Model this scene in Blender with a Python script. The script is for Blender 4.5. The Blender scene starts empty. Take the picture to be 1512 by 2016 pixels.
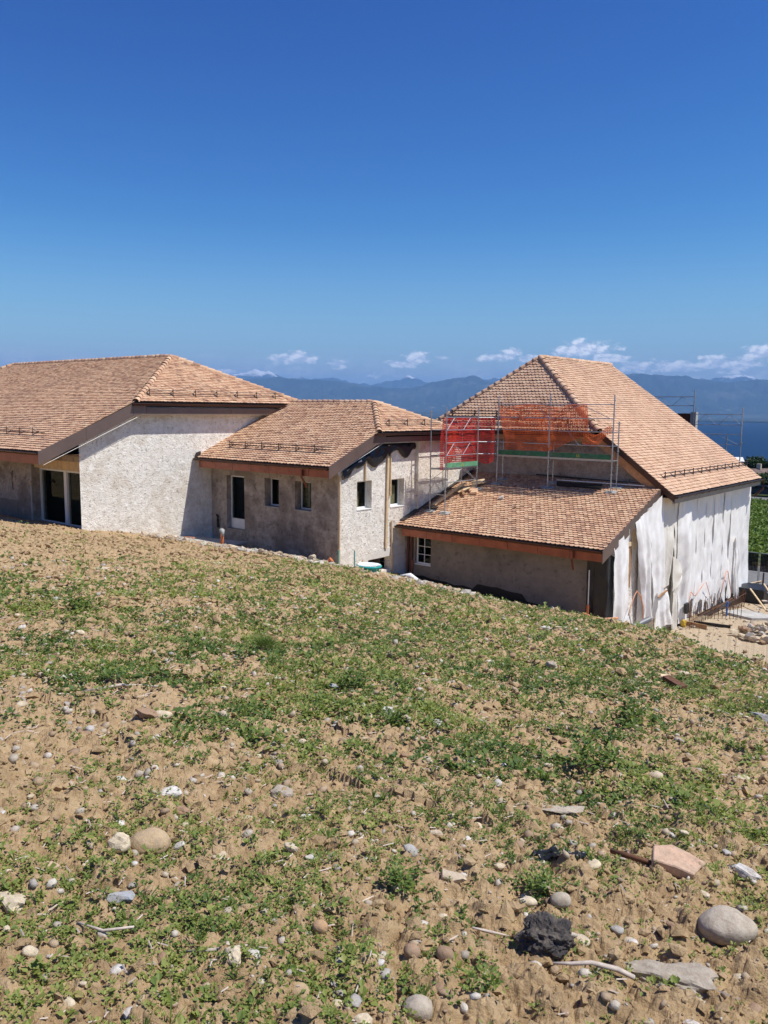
import bpy, bmesh, math, random
import numpy as np
from mathutils import Vector, Matrix, noise as mnoise

random.seed(7)
RNG = np.random.default_rng(11)
S = bpy.context.scene
C = S.collection

# ------------------------------------------------------------------ camera
# world axes follow the farm buildings; the photographer's eye is the origin
HEAD, PITCH, ROLL = math.radians(39.62), math.radians(7.17), math.radians(0.615)
cam_d = bpy.data.cameras.new('camera')
cam_d.sensor_fit = 'HORIZONTAL'
cam_d.sensor_width = 36.0
cam_d.lens = 1600.0 / 1512.0 * 36.0
cam_d.clip_start = 0.05
cam_d.clip_end = 90000.0
cam = bpy.data.objects.new('camera', cam_d)
C.objects.link(cam)
cam.matrix_world = (Matrix.Rotation(HEAD, 4, 'Z') @ Matrix.Rotation(math.pi / 2 - PITCH, 4, 'X')
                    @ Matrix.Rotation(ROLL, 4, 'Z'))
S.camera = cam
FWD = Vector((-math.sin(HEAD), math.cos(HEAD), 0))
RGT = Vector((FWD.y, -FWD.x, 0))

# ------------------------------------------------------------------ light
SUN = Vector((1.0, 0.42, 2.0)).normalized()
S.view_settings.view_transform = 'Standard'
S.view_settings.look = 'None'
S.view_settings.gamma = 1.0
S.view_settings.use_curve_mapping = False
S.view_settings.exposure = 0.28
sun_d = bpy.data.lights.new('sun', 'SUN')
sun_d.energy = 4.9
sun_d.angle = math.radians(0.53)
sun_d.color = (1.0, 0.955, 0.88)
sun = bpy.data.objects.new('sun', sun_d)
C.objects.link(sun)
sun.rotation_euler = (-SUN).to_track_quat('-Z', 'Y').to_euler()
sun.location = (20, 0, 40)


# ------------------------------------------------------------------ node helper
class NT:
    def __init__(s, tree):
        s.t = tree
        s.L = tree.links

    def n(s, typ, ins=None, out=None, **kw):
        nd = s.t.nodes.new(typ)
        for k, v in kw.items():
            setattr(nd, k, v)
        if ins:
            for k, v in ins.items():
                sock = nd.inputs[k]
                if isinstance(v, bpy.types.NodeSocket):
                    s.L.new(v, sock)
                elif v is not None:
                    if hasattr(sock.default_value, '__len__') and isinstance(v, (tuple, list)):
                        v = tuple(v)
                        if len(sock.default_value) == 4 and len(v) == 3:
                            v = v + (1.0,)
                    sock.default_value = v
        return nd if out is None else nd.outputs[out]

    def m(s, op, a, b=None, c=None, clamp=False):
        nd = s.t.nodes.new('ShaderNodeMath')
        nd.operation = op
        nd.use_clamp = clamp
        for i, v in enumerate((a, b, c)):
            if v is None:
                continue
            if isinstance(v, bpy.types.NodeSocket):
                s.L.new(v, nd.inputs[i])
            else:
                nd.inputs[i].default_value = v
        return nd.outputs[0]

    def v(s, op, a, b=None, out=0):
        nd = s.t.nodes.new('ShaderNodeVectorMath')
        nd.operation = op
        for i, v in enumerate((a, b)):
            if v is None:
                continue
            if isinstance(v, bpy.types.NodeSocket):
                s.L.new(v, nd.inputs[i])
            else:
                nd.inputs[i].default_value = v
        return nd.outputs[out]

    def mix(s, fac, a, b, blend='MIX'):
        nd = s.t.nodes.new('ShaderNodeMix')
        nd.data_type = 'RGBA'
        nd.blend_type = blend
        for i, v in ((0, fac), (6, a), (7, b)):
            if isinstance(v, bpy.types.NodeSocket):
                s.L.new(v, nd.inputs[i])
            elif isinstance(v, (tuple, list)):
                nd.inputs[i].default_value = tuple(v) + ((1.0,) if len(v) == 3 else ())
            else:
                nd.inputs[i].default_value = v
        return nd.outputs[2]

    def ramp(s, fac, stops, interp='LINEAR'):
        nd = s.t.nodes.new('ShaderNodeValToRGB')
        nd.color_ramp.interpolation = interp
        e = nd.color_ramp.elements
        while len(e) < len(stops):
            e.new(0.5)
        for i, (p, c) in enumerate(stops):
            e[i].position = p
            e[i].color = tuple(c) + (1.0,) if len(c) == 3 else c
        s.L.new(fac, nd.inputs[0])
        return nd.outputs[0]

    def noise(s, vec, scale, detail=4, rough=0.55, out='Fac', dist=0.0):
        return s.n('ShaderNodeTexNoise', {'Vector': vec, 'Scale': scale, 'Detail': detail,
                                          'Roughness': rough, 'Distortion': dist}, out)

    def mr(s, v, a, b, c=0.0, d=1.0, smooth=False):
        nd = s.t.nodes.new('ShaderNodeMapRange')
        if smooth:
            nd.interpolation_type = 'SMOOTHSTEP'
        s.L.new(v, nd.inputs[0])
        for i, x in enumerate((a, b, c, d)):
            nd.inputs[1 + i].default_value = x
        return nd.outputs[0]


# ------------------------------------------------------------------ sky
world = bpy.data.worlds.new('World')
S.world = world
world.use_nodes = True
world.node_tree.nodes.clear()
W = NT(world.node_tree)
sky = W.n('ShaderNodeTexSky', sky_type='NISHITA', sun_disc=False, altitude=500.0)
sky.sun_elevation = math.asin(SUN.z)
sky.sun_rotation = math.atan2(SUN.x, SUN.y)
sky.air_density = 1.0
sky.dust_density = 0.35
sky.ozone_density = 3.0
wdir = W.v('NORMALIZE', W.n('ShaderNodeTexCoord', out='Generated'))
az = W.m('MULTIPLY', W.m('ARCTAN2', W.v('DOT_PRODUCT', wdir, tuple(RGT), 1),
                         W.v('DOT_PRODUCT', wdir, tuple(FWD), 1)), 57.2958)
el = W.m('MULTIPLY', W.m('ARCSINE', W.n('ShaderNodeSeparateXYZ', {0: wdir}, 'Z')), 57.2958)
cvec = W.n('ShaderNodeCombineXYZ', {0: az, 1: W.m('MULTIPLY', el, 1.7), 2: 0.0}, 0)
clouds = [((-6.29, 3.43), (1.61, 0.55)), ((-3.32, 3.06), (0.9, 0.36)), ((-0.84, 2.36), (0.64, 0.25)),
          ((1.09, 3.15), (1.5, 0.32)), ((2.07, 3.61), (1.1, 0.5)), ((3.9, 3.59), (0.5, 0.21)),
          ((7.73, 3.64), (1.5, 0.36)), ((8.76, 4.01), (0.8, 0.32)), ((9.97, 3.6), (0.89, 0.29)),
          ((12.49, 4.04), (1.25, 0.36)), ((13.56, 4.15), (2.3, 0.75)), ((14.84, 3.59), (1.79, 0.4)),
          ((16.98, 3.01), (1.61, 0.5)), ((19.37, 3.0), (2.5, 0.5)), ((21.67, 3.3), (1.4, 0.5)),
          ((22.74, 3.1), (2.14, 0.6)), ((24.6, 3.8), (1.5, 0.65)), ((-11.13, 2.42), (1.43, 0.25))]
field = None
for (a, e), (ra, re) in clouds:
    dx = W.m('MULTIPLY', W.m('SUBTRACT', az, a), 0.8 / ra)
    dy = W.m('MULTIPLY', W.m('SUBTRACT', el, e), 0.8 / re)
    d = W.m('SQRT', W.m('ADD', W.m('MULTIPLY', dx, dx), W.m('MULTIPLY', dy, dy)))
    v = W.m('SUBTRACT', 1.0, d)
    field = v if field is None else W.m('MAXIMUM', field, v)
# the same low cumulus goes on round the horizon outside the view
absaz = W.m('ABSOLUTE', az)
other = W.m('MULTIPLY', W.mr(absaz, 27, 33), W.mr(W.m('ABSOLUTE', W.m('SUBTRACT', el, 3.2)), 0, 2.2, 1, 0))
other = W.m('MULTIPLY', other, W.m('SUBTRACT', W.noise(cvec, 0.16, 2), 0.05))
field = W.m('MAXIMUM', field, W.m('SUBTRACT', W.m('MULTIPLY', other, 2.2), 0.9))
n1 = W.noise(cvec, 1.1, 7, 0.62)
n2 = W.noise(W.v('ADD', cvec, (-0.25, 0.35, 0.0)), 1.1, 7, 0.62)
dens = W.m('ADD', field, W.m('MULTIPLY', W.m('SUBTRACT', n1, 0.5), 2.0))
cov = W.mr(dens, 0.16, 0.66, 0.0, 0.95, True)
veil = W.m('MULTIPLY', W.mr(W.m('ABSOLUTE', W.m('SUBTRACT', el, 2.0)), 0.0, 2.2, 1.0, 0.0, True),
           W.mr(W.noise(cvec, 0.35, 5, 0.6), 0.30, 0.72, 0.05, 0.42, True))
cov = W.m('MAXIMUM', cov, veil)
shade = W.mr(W.m('SUBTRACT', n1, n2), -0.10, 0.14, 0.0, 1.0, True)
ccol = W.mix(shade, (9.5, 10.3, 11.5), (18.0, 17.8, 17.5))
# the clear mountain air: a deeper, more saturated blue than the stock sky
sr = W.n('ShaderNodeSeparateColor', {0: sky.outputs[0]})
skycol = W.n('ShaderNodeCombineColor', {
    0: W.m('MINIMUM', W.m('MULTIPLY', W.m('POWER', sr.outputs[0], 2.9), 0.0760), 9.0),
    1: W.m('MINIMUM', W.m('MULTIPLY', W.m('POWER', sr.outputs[1], 2.2), 0.192), 10.0),
    2: W.m('MINIMUM', W.m('MULTIPLY', W.m('POWER', sr.outputs[2], 1.38), 0.66), 11.5)}, 0)
skycol = W.mix(W.mr(el, -1.0, 13.0, 0.62, 0.0, True), skycol, (4.4, 5.6, 7.2))
bg = W.n('ShaderNodeBackground', {'Color': W.mix(cov, skycol, ccol), 'Strength': 0.086})
W.n('ShaderNodeOutputWorld', {'Surface': bg.outputs[0]})


# ------------------------------------------------------------------ numpy noise
def _hash(ix, iy, seed):
    h = (ix.astype(np.int64) * 374761393 + iy.astype(np.int64) * 668265263 + seed * 1442695041) & 0xffffffff
    h = ((h ^ (h >> 13)) * 1274126177) & 0xffffffff
    h = h ^ (h >> 16)
    return (h & 0xffff) / 65535.0


def vnoise(x, y, seed=0):
    ix, iy = np.floor(x), np.floor(y)
    fx, fy = x - ix, y - iy
    fx = fx * fx * fx * (fx * (fx * 6 - 15) + 10)
    fy = fy * fy * fy * (fy * (fy * 6 - 15) + 10)
    a, b = _hash(ix, iy, seed), _hash(ix + 1, iy, seed)
    c, d = _hash(ix, iy + 1, seed), _hash(ix + 1, iy + 1, seed)
    return (a + (b - a) * fx) * (1 - fy) + (c + (d - c) * fx) * fy


def fbm(x, y, seed=0, octv=4, gain=0.5):
    t = 0
    amp = 1.0
    tot = 0
    for i in range(octv):
        t = t + amp * vnoise(x * 2 ** i + 13.7 * i, y * 2 ** i - 7.1 * i, seed + i)
        tot += amp
        amp *= gain
    return t / tot


def cells(x, y, seed=0):
    """distance to the nearest jittered cell point, 0 at the point"""
    ix, iy = np.floor(x), np.floor(y)
    best = np.full(x.shape, 9.0)
    for dx in (-1, 0, 1):
        for dy in (-1, 0, 1):
            cx, cy = ix + dx, iy + dy
            px = cx + _hash(cx, cy, seed)
            py = cy + _hash(cx, cy, seed + 57)
            best = np.minimum(best, np.hypot(px - x, py - y))
    return best


def sstep(a, b, x):
    t = np.clip((x - a) / (b - a), 0, 1)
    return t * t * (3 - 2 * t)


# ------------------------------------------------------------------ terrain height
def ground_base(X, Y):
    X = np.asarray(X, float)
    Y = np.asarray(Y, float)
    D = np.hypot(X, Y)
    m = -1.6 - 0.18 * np.maximum(Y, -14)
    Yc = np.interp(X, [-30, -25.5, -22, -18, -15, -12, -9.8, -8, -5.8, -4.3, -3.3, 0, 6],
                   [15.4, 16.6, 17.4, 17.6, 17.3, 16.7, 16.2, 16.4, 16.2, 14.2, 13.6, 13.0, 12.6])
    k = np.interp(X, [-24, -19, -17, -11.8, -9, -5], [0.02, 0.05, 0.11, 0.13, 0.45, 0.6])
    over = np.maximum(Y - Yc, 0)
    drop = k * np.where(over < 1.0, 0.5 * over * over, over - 0.5)
    z = m - drop
    zfar = np.interp(D, [0, 35, 40, 45, 55, 125, 170, 400, 1200, 2600, 9000],
                     [-8.2, -8.2, -8.5, -9.0, -9.3, -11.6, -13.5, -35, -64, -70, -75])
    return np.maximum(z, zfar)


def on_mound(X, Y):
    z = -1.6 - 0.18 * Y
    return ground_base(X, Y) > z - 1.1


def ground_z(X, Y):
    X = np.asarray(X, float)
    Y = np.asarray(Y, float)
    D = np.hypot(X, Y)
    z = ground_base(X, Y)
    z = z + 0.10 * (fbm(X * 0.45, Y * 0.45, 3, 3) - 0.5) * sstep(0.5, 3, D) * (1 - sstep(60, 140, D))
    near = 1 - sstep(24, 40, D)
    z = z + near * 0.09 * (fbm(X * 2.3, Y * 2.3, 5, 3) - 0.5)
    c1 = cells(X * 4.3 + 0.8 * vnoise(X * 6, Y * 6, 8), Y * 4.3, 21)
    z = z + near * 0.075 * np.maximum(0, 0.55 - c1) * 1.6 * (vnoise(X * 1.3, Y * 1.3, 31) > 0.35)
    c2 = cells(X * 14 + 0.7 * vnoise(X * 20, Y * 20, 9), Y * 14, 22)
    z = z + near * 0.046 * (0.5 - c2)
    f3 = 1 - sstep(6, 11, D)
    c3 = cells(X * 38 + vnoise(X * 60, Y * 60, 7), Y * 38, 23)
    z = z + f3 * 0.017 * (0.5 - c3)
    z = z + near * 0.016 * (fbm(X * 22, Y * 22, 41, 2) - 0.5)
    f4 = 1 - sstep(3.5, 6, D)
    c4 = cells(X * 85 + vnoise(X * 90, Y * 90, 4), Y * 85, 29)
    z = z + f4 * 0.005 * (0.5 - c4)
    # soft trampled crust lies between rough heaps
    z = z + near * 0.05 * np.maximum(0, fbm(X * 3.1, Y * 3.1, 71, 3) - 0.52) * 2
    return z


# ------------------------------------------------------------------ object helpers
MATS = {}


def link(o, parent=None):
    C.objects.link(o)
    if parent is not None:
        o.parent = parent
        # children hold world coordinates: cancel the offset of the thing's empty
        if parent.parent is None and parent.type == 'EMPTY':
            o.location = -parent.location
    return o


def tag(o, label=None, cat=None, group=None, kind=None):
    if label:
        o['label'] = label
    if cat:
        o['category'] = cat
    if group:
        o['group'] = group
    if kind:
        o['kind'] = kind
    return o


def thing(name, label, cat, loc=(0, 0, 0), group=None):
    o = bpy.data.objects.new(name, None)
    o.empty_display_size = 0.3
    C.objects.link(o)
    o.location = loc
    return tag(o, label, cat, group)


def np_mesh(name, V, faces, mat=None, parent=None, smooth=False, tint=None, mats=None, fmat=None):
    """V (N,3); faces: list of int arrays (M,k)"""
    me = bpy.data.meshes.new(name)
    V = np.asarray(V, np.float32)
    me.vertices.add(len(V))
    me.vertices.foreach_set('co', V.ravel())
    if isinstance(faces, np.ndarray):
        faces = [faces]
    nl = sum(f.size for f in faces)
    npoly = sum(len(f) for f in faces)
    me.loops.add(nl)
    me.loops.foreach_set('vertex_index', np.concatenate([f.ravel() for f in faces]).astype(np.int32))
    me.polygons.add(npoly)
    tot = np.concatenate([np.full(len(f), f.shape[1]) for f in faces])
    st = np.concatenate([[0], np.cumsum(tot)[:-1]])
    me.polygons.foreach_set('loop_start', st.astype(np.int32))
    me.polygons.foreach_set('loop_total', tot.astype(np.int32))
    me.polygons.foreach_set('use_smooth', np.full(npoly, bool(smooth)))
    if fmat is not None:
        me.polygons.foreach_set('material_index', np.asarray(fmat, np.int32))
    if tint is not None:
        at = me.attributes.new('tint', 'FLOAT', 'FACE')
        at.data.foreach_set('value', np.asarray(tint, np.float32))
    me.update(calc_edges=True)
    for m in (mats or ([mat] if mat else [])):
        me.materials.append(m)
    o = bpy.data.objects.new(name, me)
    return link(o, parent)


class MB:
    """collects boxes, bars and tubes into one mesh"""

    def __init__(s):
        s.v = []
        s.f = []

    def add(s, vs, fs):
        n = len(s.v)
        s.v += [tuple(p) for p in vs]
        s.f += [tuple(i + n for i in f) for f in fs]
        return s

    def box(s, x0, x1, y0, y1, z0, z1):
        vs = [(x, y, z) for x in (x0, x1) for y in (y0, y1) for z in (z0, z1)]
        return s.add(vs, [(0, 1, 3, 2), (4, 6, 7, 5), (0, 4, 5, 1), (2, 3, 7, 6), (0, 2, 6, 4), (1, 5, 7, 3)])

    def obox(s, c, ax, ay, az):
        c, ax, ay, az = Vector(c), Vector(ax), Vector(ay), Vector(az)
        vs = [c + ax * i + ay * j + az * k for i in (-1, 1) for j in (-1, 1) for k in (-1, 1)]
        return s.add(vs, [(0, 1, 3, 2), (4, 6, 7, 5), (0, 4, 5, 1), (2, 3, 7, 6), (0, 2, 6, 4), (1, 5, 7, 3)])

    def bar(s, a, b, w, h=None, up=(0, 0, 1)):
        a, b = Vector(a), Vector(b)
        d = b - a
        up = Vector(up)
        if d.normalized().cross(up).length < 1e-3:
            up = Vector((0, 1, 0))
        x = d.cross(up).normalized()
        z = x.cross(d).normalized()
        return s.obox((a + b) / 2, d / 2, x * (w / 2), z * ((h or w) / 2))

    def tube(s, pts, r, n=7, cap=True):
        pts = [Vector(p) for p in pts]
        rings = []
        for i, p in enumerate(pts):
            d = (pts[min(i + 1, len(pts) - 1)] - pts[max(i - 1, 0)]).normalized()
            u = d.cross(Vector((0, 0, 1)))
            if u.length < 1e-3:
                u = d.cross(Vector((0, 1, 0)))
            u.normalize()
            w = d.cross(u)
            rr = r[i] if isinstance(r, (list, tuple)) else r
            rings.append([p + (u * math.cos(2 * math.pi * k / n) + w * math.sin(2 * math.pi * k / n)) * rr
                          for k in range(n)])
        vs = [q for rg in rings for q in rg]
        fs = []
        for i in range(len(pts) - 1):
            for k in range(n):
                fs.append((i * n + k, i * n + (k + 1) % n, (i + 1) * n + (k + 1) % n, (i + 1) * n + k))
        if cap:
            fs.append(tuple(range(n))[::-1])
            fs.append(tuple((len(pts) - 1) * n + k for k in range(n)))
        return s.add(vs, fs)

    def prism(s, poly, off):
        """poly: list of 3D points, extruded by off"""
        n = len(poly)
        off = Vector(off)
        vs = [Vector(p) for p in poly] + [Vector(p) + off for p in poly]
        fs = [tuple(range(n))[::-1], tuple(range(n, 2 * n))]
        fs += [(i, (i + 1) % n, n + (i + 1) % n, n + i) for i in range(n)]
        return s.add(vs, fs)

    def quad(s, *p):
        return s.add(p, [tuple(range(len(p)))])

    def build(s, name, mat, parent=None, smooth=False, bevel=0.0):
        me = bpy.data.meshes.new(name)
        me.from_pydata(s.v, [], s.f)
        me.update()
        if smooth:
            me.polygons.foreach_set('use_smooth', [True] * len(me.polygons))
        if mat:
            me.materials.append(mat)
        o = bpy.data.objects.new(name, me)
        link(o, parent)
        if bevel:
            md = o.modifiers.new('bevel', 'BEVEL')
            md.width = bevel
            md.segments = 1
        return o


def copy_thing(root):
    r = root.copy()
    C.objects.link(r)
    for ch in root.children:
        c = ch.copy()
        C.objects.link(c)
        c.parent = r
        for g in ch.children:
            d = g.copy()
            C.objects.link(d)
            d.parent = c
    return r


# ------------------------------------------------------------------ materials
def new_mat(name):
    m = bpy.data.materials.new(name)
    m.use_nodes = True
    m.node_tree.nodes.clear()
    return m, NT(m.node_tree)


def out(N, bsdf, disp=None):
    N.n('ShaderNodeOutputMaterial', {'Surface': bsdf})


def pos(N):
    return N.n('ShaderNodeNewGeometry', out='Position')


def prin(N, col, rough=0.8, metal=0.0, normal=None, spec=0.5, **kw):
    ins = {'Base Color': col, 'Roughness': rough, 'Metallic': metal, 'Specular IOR Level': spec}
    if normal is not None:
        ins['Normal'] = normal
    ins.update(kw)
    return N.n('ShaderNodeBsdfPrincipled', ins).outputs[0]


def simple(name, col, rough=0.6, metal=0.0, var=0.12, scale=6.0, bump=0.0, bscale=40.0, spec=0.4, dirt=None):
    m, N = new_mat(name)
    P = pos(N)
    n = N.noise(P, scale, 5, 0.6)
    dark = tuple(c * (1 - var * 1.6) for c in col)
    lite = tuple(min(1, c * (1 + var)) for c in col)
    c = N.ramp(n, [(0.3, dark), (0.7, lite)])
    if dirt:
        c = N.mix(N.mr(N.noise(P, scale * 0.35, 6, 0.7), 0.52, 0.66, 0, 0.75), c, dirt)
    nm = None
    if bump:
        nm = N.n('ShaderNodeBump', {'Strength': 0.8, 'Distance': bump, 'Height': N.noise(P, bscale, 4, 0.6)}, 'Normal')
    out(N, prin(N, c, rough, metal, nm, spec))
    MATS[name] = m
    return m


def tile_mat(name, cols, single):
    m, N = new_mat(name)
    if single:
        r = N.n('ShaderNodeObjectInfo', out='Random')
    else:
        r = N.n('ShaderNodeAttribute', attribute_name='tint', out='Fac')
    P = pos(N)
    c = N.ramp(r, cols)
    n = N.noise(P, 30, 5, 0.65)
    c = N.mix(N.mr(n, 0.35, 0.75, 0, 0.5), c, (0.62, 0.42, 0.27))
    n3 = N.noise(P, 9, 5, 0.7)
    c = N.mix(N.mr(n3, 0.55, 0.75, 0, 0.45), c, (0.20, 0.12, 0.085))
    big = N.noise(P, 0.55, 4, 0.6)
    c = N.mix(N.mr(big, 0.45, 0.72, 0, 0.28), c, (0.30, 0.185, 0.13))
    nm = N.n('ShaderNodeBump', {'Strength': 0.6, 'Distance': 0.004, 'Height': N.noise(P, 90, 4, 0.6)}, 'Normal')
    out(N, prin(N, c, 0.78, 0, nm, 0.25))
    return m


TC1 = [(0.0, (0.27, 0.15, 0.10)), (0.12, (0.44, 0.245, 0.155)), (0.35, (0.56, 0.335, 0.205)), (0.6, (0.62, 0.395, 0.25)),
       (0.88, (0.68, 0.475, 0.31)), (1.0, (0.38, 0.22, 0.155))]
TC2 = [(0.0, (0.42, 0.24, 0.155)), (0.15, (0.52, 0.32, 0.21)), (0.5, (0.59, 0.385, 0.255)), (0.85, (0.65, 0.45, 0.31)),
       (1.0, (0.50, 0.30, 0.20))]
M_TILE = tile_mat('terracotta_tiles', TC1, False)
M_TILE1 = tile_mat('terracotta_tile_single', TC1, True)
M_TILEG = tile_mat('terracotta_tiles_new', TC2, False)
M_TILEG1 = tile_mat('terracotta_tile_new_single', TC2, True)


def plaster(name, base, dark, stain, rough_h=0.012, scale=26.0, patch=(0.5, 0.62), pock=0.5):
    m, N = new_mat(name)
    P = pos(N)
    big = N.noise(P, 0.9, 6, 0.65)
    mid = N.noise(P, 4.5, 6, 0.65)
    fine = N.noise(P, 24, 5, 0.7)
    c = N.ramp(mid, [(0.28, dark), (0.62, base)])
    c = N.mix(N.mr(big, patch[0], patch[1], 0, 0.65), c, stain)
    c = N.mix(N.mr(fine, 0.55, 0.8, 0, 0.35), c, tuple(x * 0.55 for x in dark))
    vor = N.n('ShaderNodeTexVoronoi', {'Vector': P, 'Scale': scale, 'Randomness': 1.0}, 'Distance')
    h1 = N.noise(P, scale, 5, 0.7, dist=0.6)
    h = N.m('ADD', N.m('MULTIPLY', h1, 1.3), N.m('MULTIPLY', vor, pock))
    h = N.m('ADD', h, N.m('MULTIPLY', N.noise(P, scale * 0.23, 4, 0.6), 2.2))
    hole = N.mr(N.noise(P, scale * 0.5, 3, 0.5), 0.62, 0.68, 0, 1)
    c = N.mix(N.m('MULTIPLY', hole, 0.38), c, tuple(x * 0.4 for x in dark))
    h = N.m('SUBTRACT', h, N.m('MULTIPLY', hole, 1.2))
    nm = N.n('ShaderNodeBump', {'Strength': 1.0, 'Distance': rough_h, 'Height': h}, 'Normal')
    out(N, prin(N, c, 0.95, 0, nm, 0.1))
    MATS[name] = m
    return m


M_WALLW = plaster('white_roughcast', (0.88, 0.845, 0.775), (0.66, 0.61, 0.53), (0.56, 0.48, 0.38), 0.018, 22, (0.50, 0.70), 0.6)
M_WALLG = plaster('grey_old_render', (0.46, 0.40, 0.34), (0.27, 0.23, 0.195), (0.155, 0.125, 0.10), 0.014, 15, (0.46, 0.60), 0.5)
M_WALLR = plaster('smooth_grey_render', (0.26, 0.225, 0.185), (0.20, 0.175, 0.145), (0.155, 0.135, 0.11), 0.003, 12, (0.5, 0.66), 0.2)
M_WALLO = plaster('old_stone_render', (0.40, 0.35, 0.31), (0.25, 0.215, 0.185), (0.17, 0.14, 0.12), 0.02, 9, (0.5, 0.62), 1.2)
M_COPPER = simple('weathered_copper', (0.29, 0.10, 0.06), 0.42, 0.55, 0.16, 3, 0.001, 20, 0.5, (0.16, 0.06, 0.04))
M_RAKE = simple('brown_sheet_metal', (0.20, 0.14, 0.118), 0.38, 0.45, 0.08, 1.3, 0.0006, 8)
M_RAKEG = simple('pale_brown_sheet_metal', (0.36, 0.29, 0.25), 0.5, 0.25, 0.08, 1.3)
M_GUTTER = simple('dark_brown_gutter', (0.085, 0.045, 0.035), 0.35, 0.6, 0.15, 4)
M_WOOD = simple('orange_timber', (0.50, 0.26, 0.12), 0.7, 0, 0.2, 5, 0.001, 60)
M_DECK = simple('roof_underlay', (0.06, 0.045, 0.035), 0.9)
M_BATTEN = simple('pale_timber', (0.66, 0.50, 0.31), 0.75, 0, 0.12, 5, 0.001, 50)
M_WHITE = simple('white_frame_paint', (0.78, 0.78, 0.76), 0.4, 0, 0.03, 5)
M_STEEL = simple('galvanised_steel', (0.42, 0.44, 0.46), 0.42, 0.7, 0.15, 12)
M_DARKST = simple('dark_steel', (0.07, 0.055, 0.05), 0.5, 0.5, 0.2, 12)
M_RUST = simple('rusty_steel', (0.16, 0.075, 0.04), 0.8, 0.2, 0.3, 25, 0.001, 80)
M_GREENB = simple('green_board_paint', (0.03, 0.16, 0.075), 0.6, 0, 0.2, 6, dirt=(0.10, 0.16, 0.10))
M_GREENP = simple('sunlit_green_board_paint', (0.13, 0.34, 0.19), 0.6, 0, 0.2, 6)  # paler copy of the board green, sunlight mixed into its colour
M_TERRA = simple('orange_pvc', (0.50, 0.16, 0.06), 0.5, 0, 0.1, 5)
M_CORD = simple('orange_conduit', (0.68, 0.30, 0.17), 0.5, 0, 0.1, 5)
M_TEAL = simple('teal_plastic', (0.02, 0.36, 0.33), 0.35, 0, 0.08, 5)
M_CONC = simple('pale_concrete', (0.42, 0.41, 0.385), 0.9, 0, 0.15, 3, 0.004, 25, 0.2, (0.28, 0.25, 0.21))
M_PLANK = simple('formwork_plank', (0.36, 0.20, 0.095), 0.8, 0, 0.2, 4, 0.001, 50)
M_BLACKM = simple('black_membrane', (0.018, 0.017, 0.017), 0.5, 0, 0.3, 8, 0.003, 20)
M_BLUE = simple('blue_plastic', (0.03, 0.16, 0.5), 0.5)
M_YEL = simple('yellow_ochre_plastic', (0.60, 0.40, 0.05), 0.6)
M_BROWNP = simple('brown_pipe', (0.10, 0.03, 0.02), 0.4, 0.2)
M_ASPH = simple('asphalt', (0.17, 0.165, 0.16), 0.92, 0, 0.15, 2, 0.003, 60)
M_INT = simple('dark_backing', (0.10, 0.085, 0.07), 0.9)
M_GREYP = simple('grey_pipe_plastic', (0.16, 0.17, 0.19), 0.45)
M_CORK = simple('yellowish_insulation', (0.62, 0.50, 0.30), 0.95, 0, 0.3, 12, 0.004, 30)
M_YTEXT = simple('yellow_paint', (0.55, 0.45, 0.04), 0.6)
M_GTEXT = simple('grey_paint', (0.20, 0.26, 0.22), 0.6)


def glass_mat():
    m, N = new_mat('window_glass')
    fr = N.n('ShaderNodeFresnel', {'IOR': 1.5}, 0)
    bf = N.n('ShaderNodeNewGeometry', out='Backfacing')
    f = N.m('MULTIPLY', N.m('MULTIPLY', fr, 0.75), N.m('SUBTRACT', 1.0, bf))
    t = N.n('ShaderNodeBsdfTransparent', {'Color': (0.72, 0.76, 0.74)}).outputs[0]
    g = N.n('ShaderNodeBsdfGlossy', {'Color': (0.9, 0.92, 0.95), 'Roughness': 0.02}).outputs[0]
    out(N, N.n('ShaderNodeMixShader', {0: f, 1: t, 2: g}).outputs[0])
    return m


M_GLASS = glass_mat()


def sheet_mat(name, col, trans=0.35, rough=0.35, wr=0.012):
    m, N = new_mat(name)
    P = pos(N)
    s = N.v('MULTIPLY', P, (1.0, 0.8, 0.6))
    n = N.noise(s, 3.0, 6, 0.6, dist=0.8)
    n2 = N.noise(P, 14, 5, 0.65)
    c = N.mix(N.mr(n, 0.45, 0.75, 0, 0.3), col, tuple(x * y for x, y in zip(col, (0.90, 0.87, 0.80))))
    h = N.m('ADD', N.m('MULTIPLY', n, 2.0), N.m('MULTIPLY', n2, 0.7))
    nm = N.n('ShaderNodeBump', {'Strength': 0.6, 'Distance': wr, 'Height': h}, 'Normal')
    b = prin(N, c, rough, 0, nm, 0.35)
    t = N.n('ShaderNodeBsdfTranslucent', {'Color': c, 'Normal': nm}).outputs[0]
    out(N, N.n('ShaderNodeMixShader', {0: trans, 1: b, 2: t}).outputs[0])
    MATS[name] = m
    return m


M_SHEET = sheet_mat('white_plastic_sheeting', (0.91, 0.90, 0.88), 0.12, 0.35, 0.012)
M_SHEETC = sheet_mat('cream_plastic_sheeting', (0.85, 0.815, 0.73), 0.15)
M_BLACKP = sheet_mat('black_plastic_sheeting', (0.022, 0.024, 0.028), 0.02, 0.28, 0.02)
M_CLEAR = sheet_mat('clear_wrap', (0.50, 0.52, 0.50), 0.3, 0.3)


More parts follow.
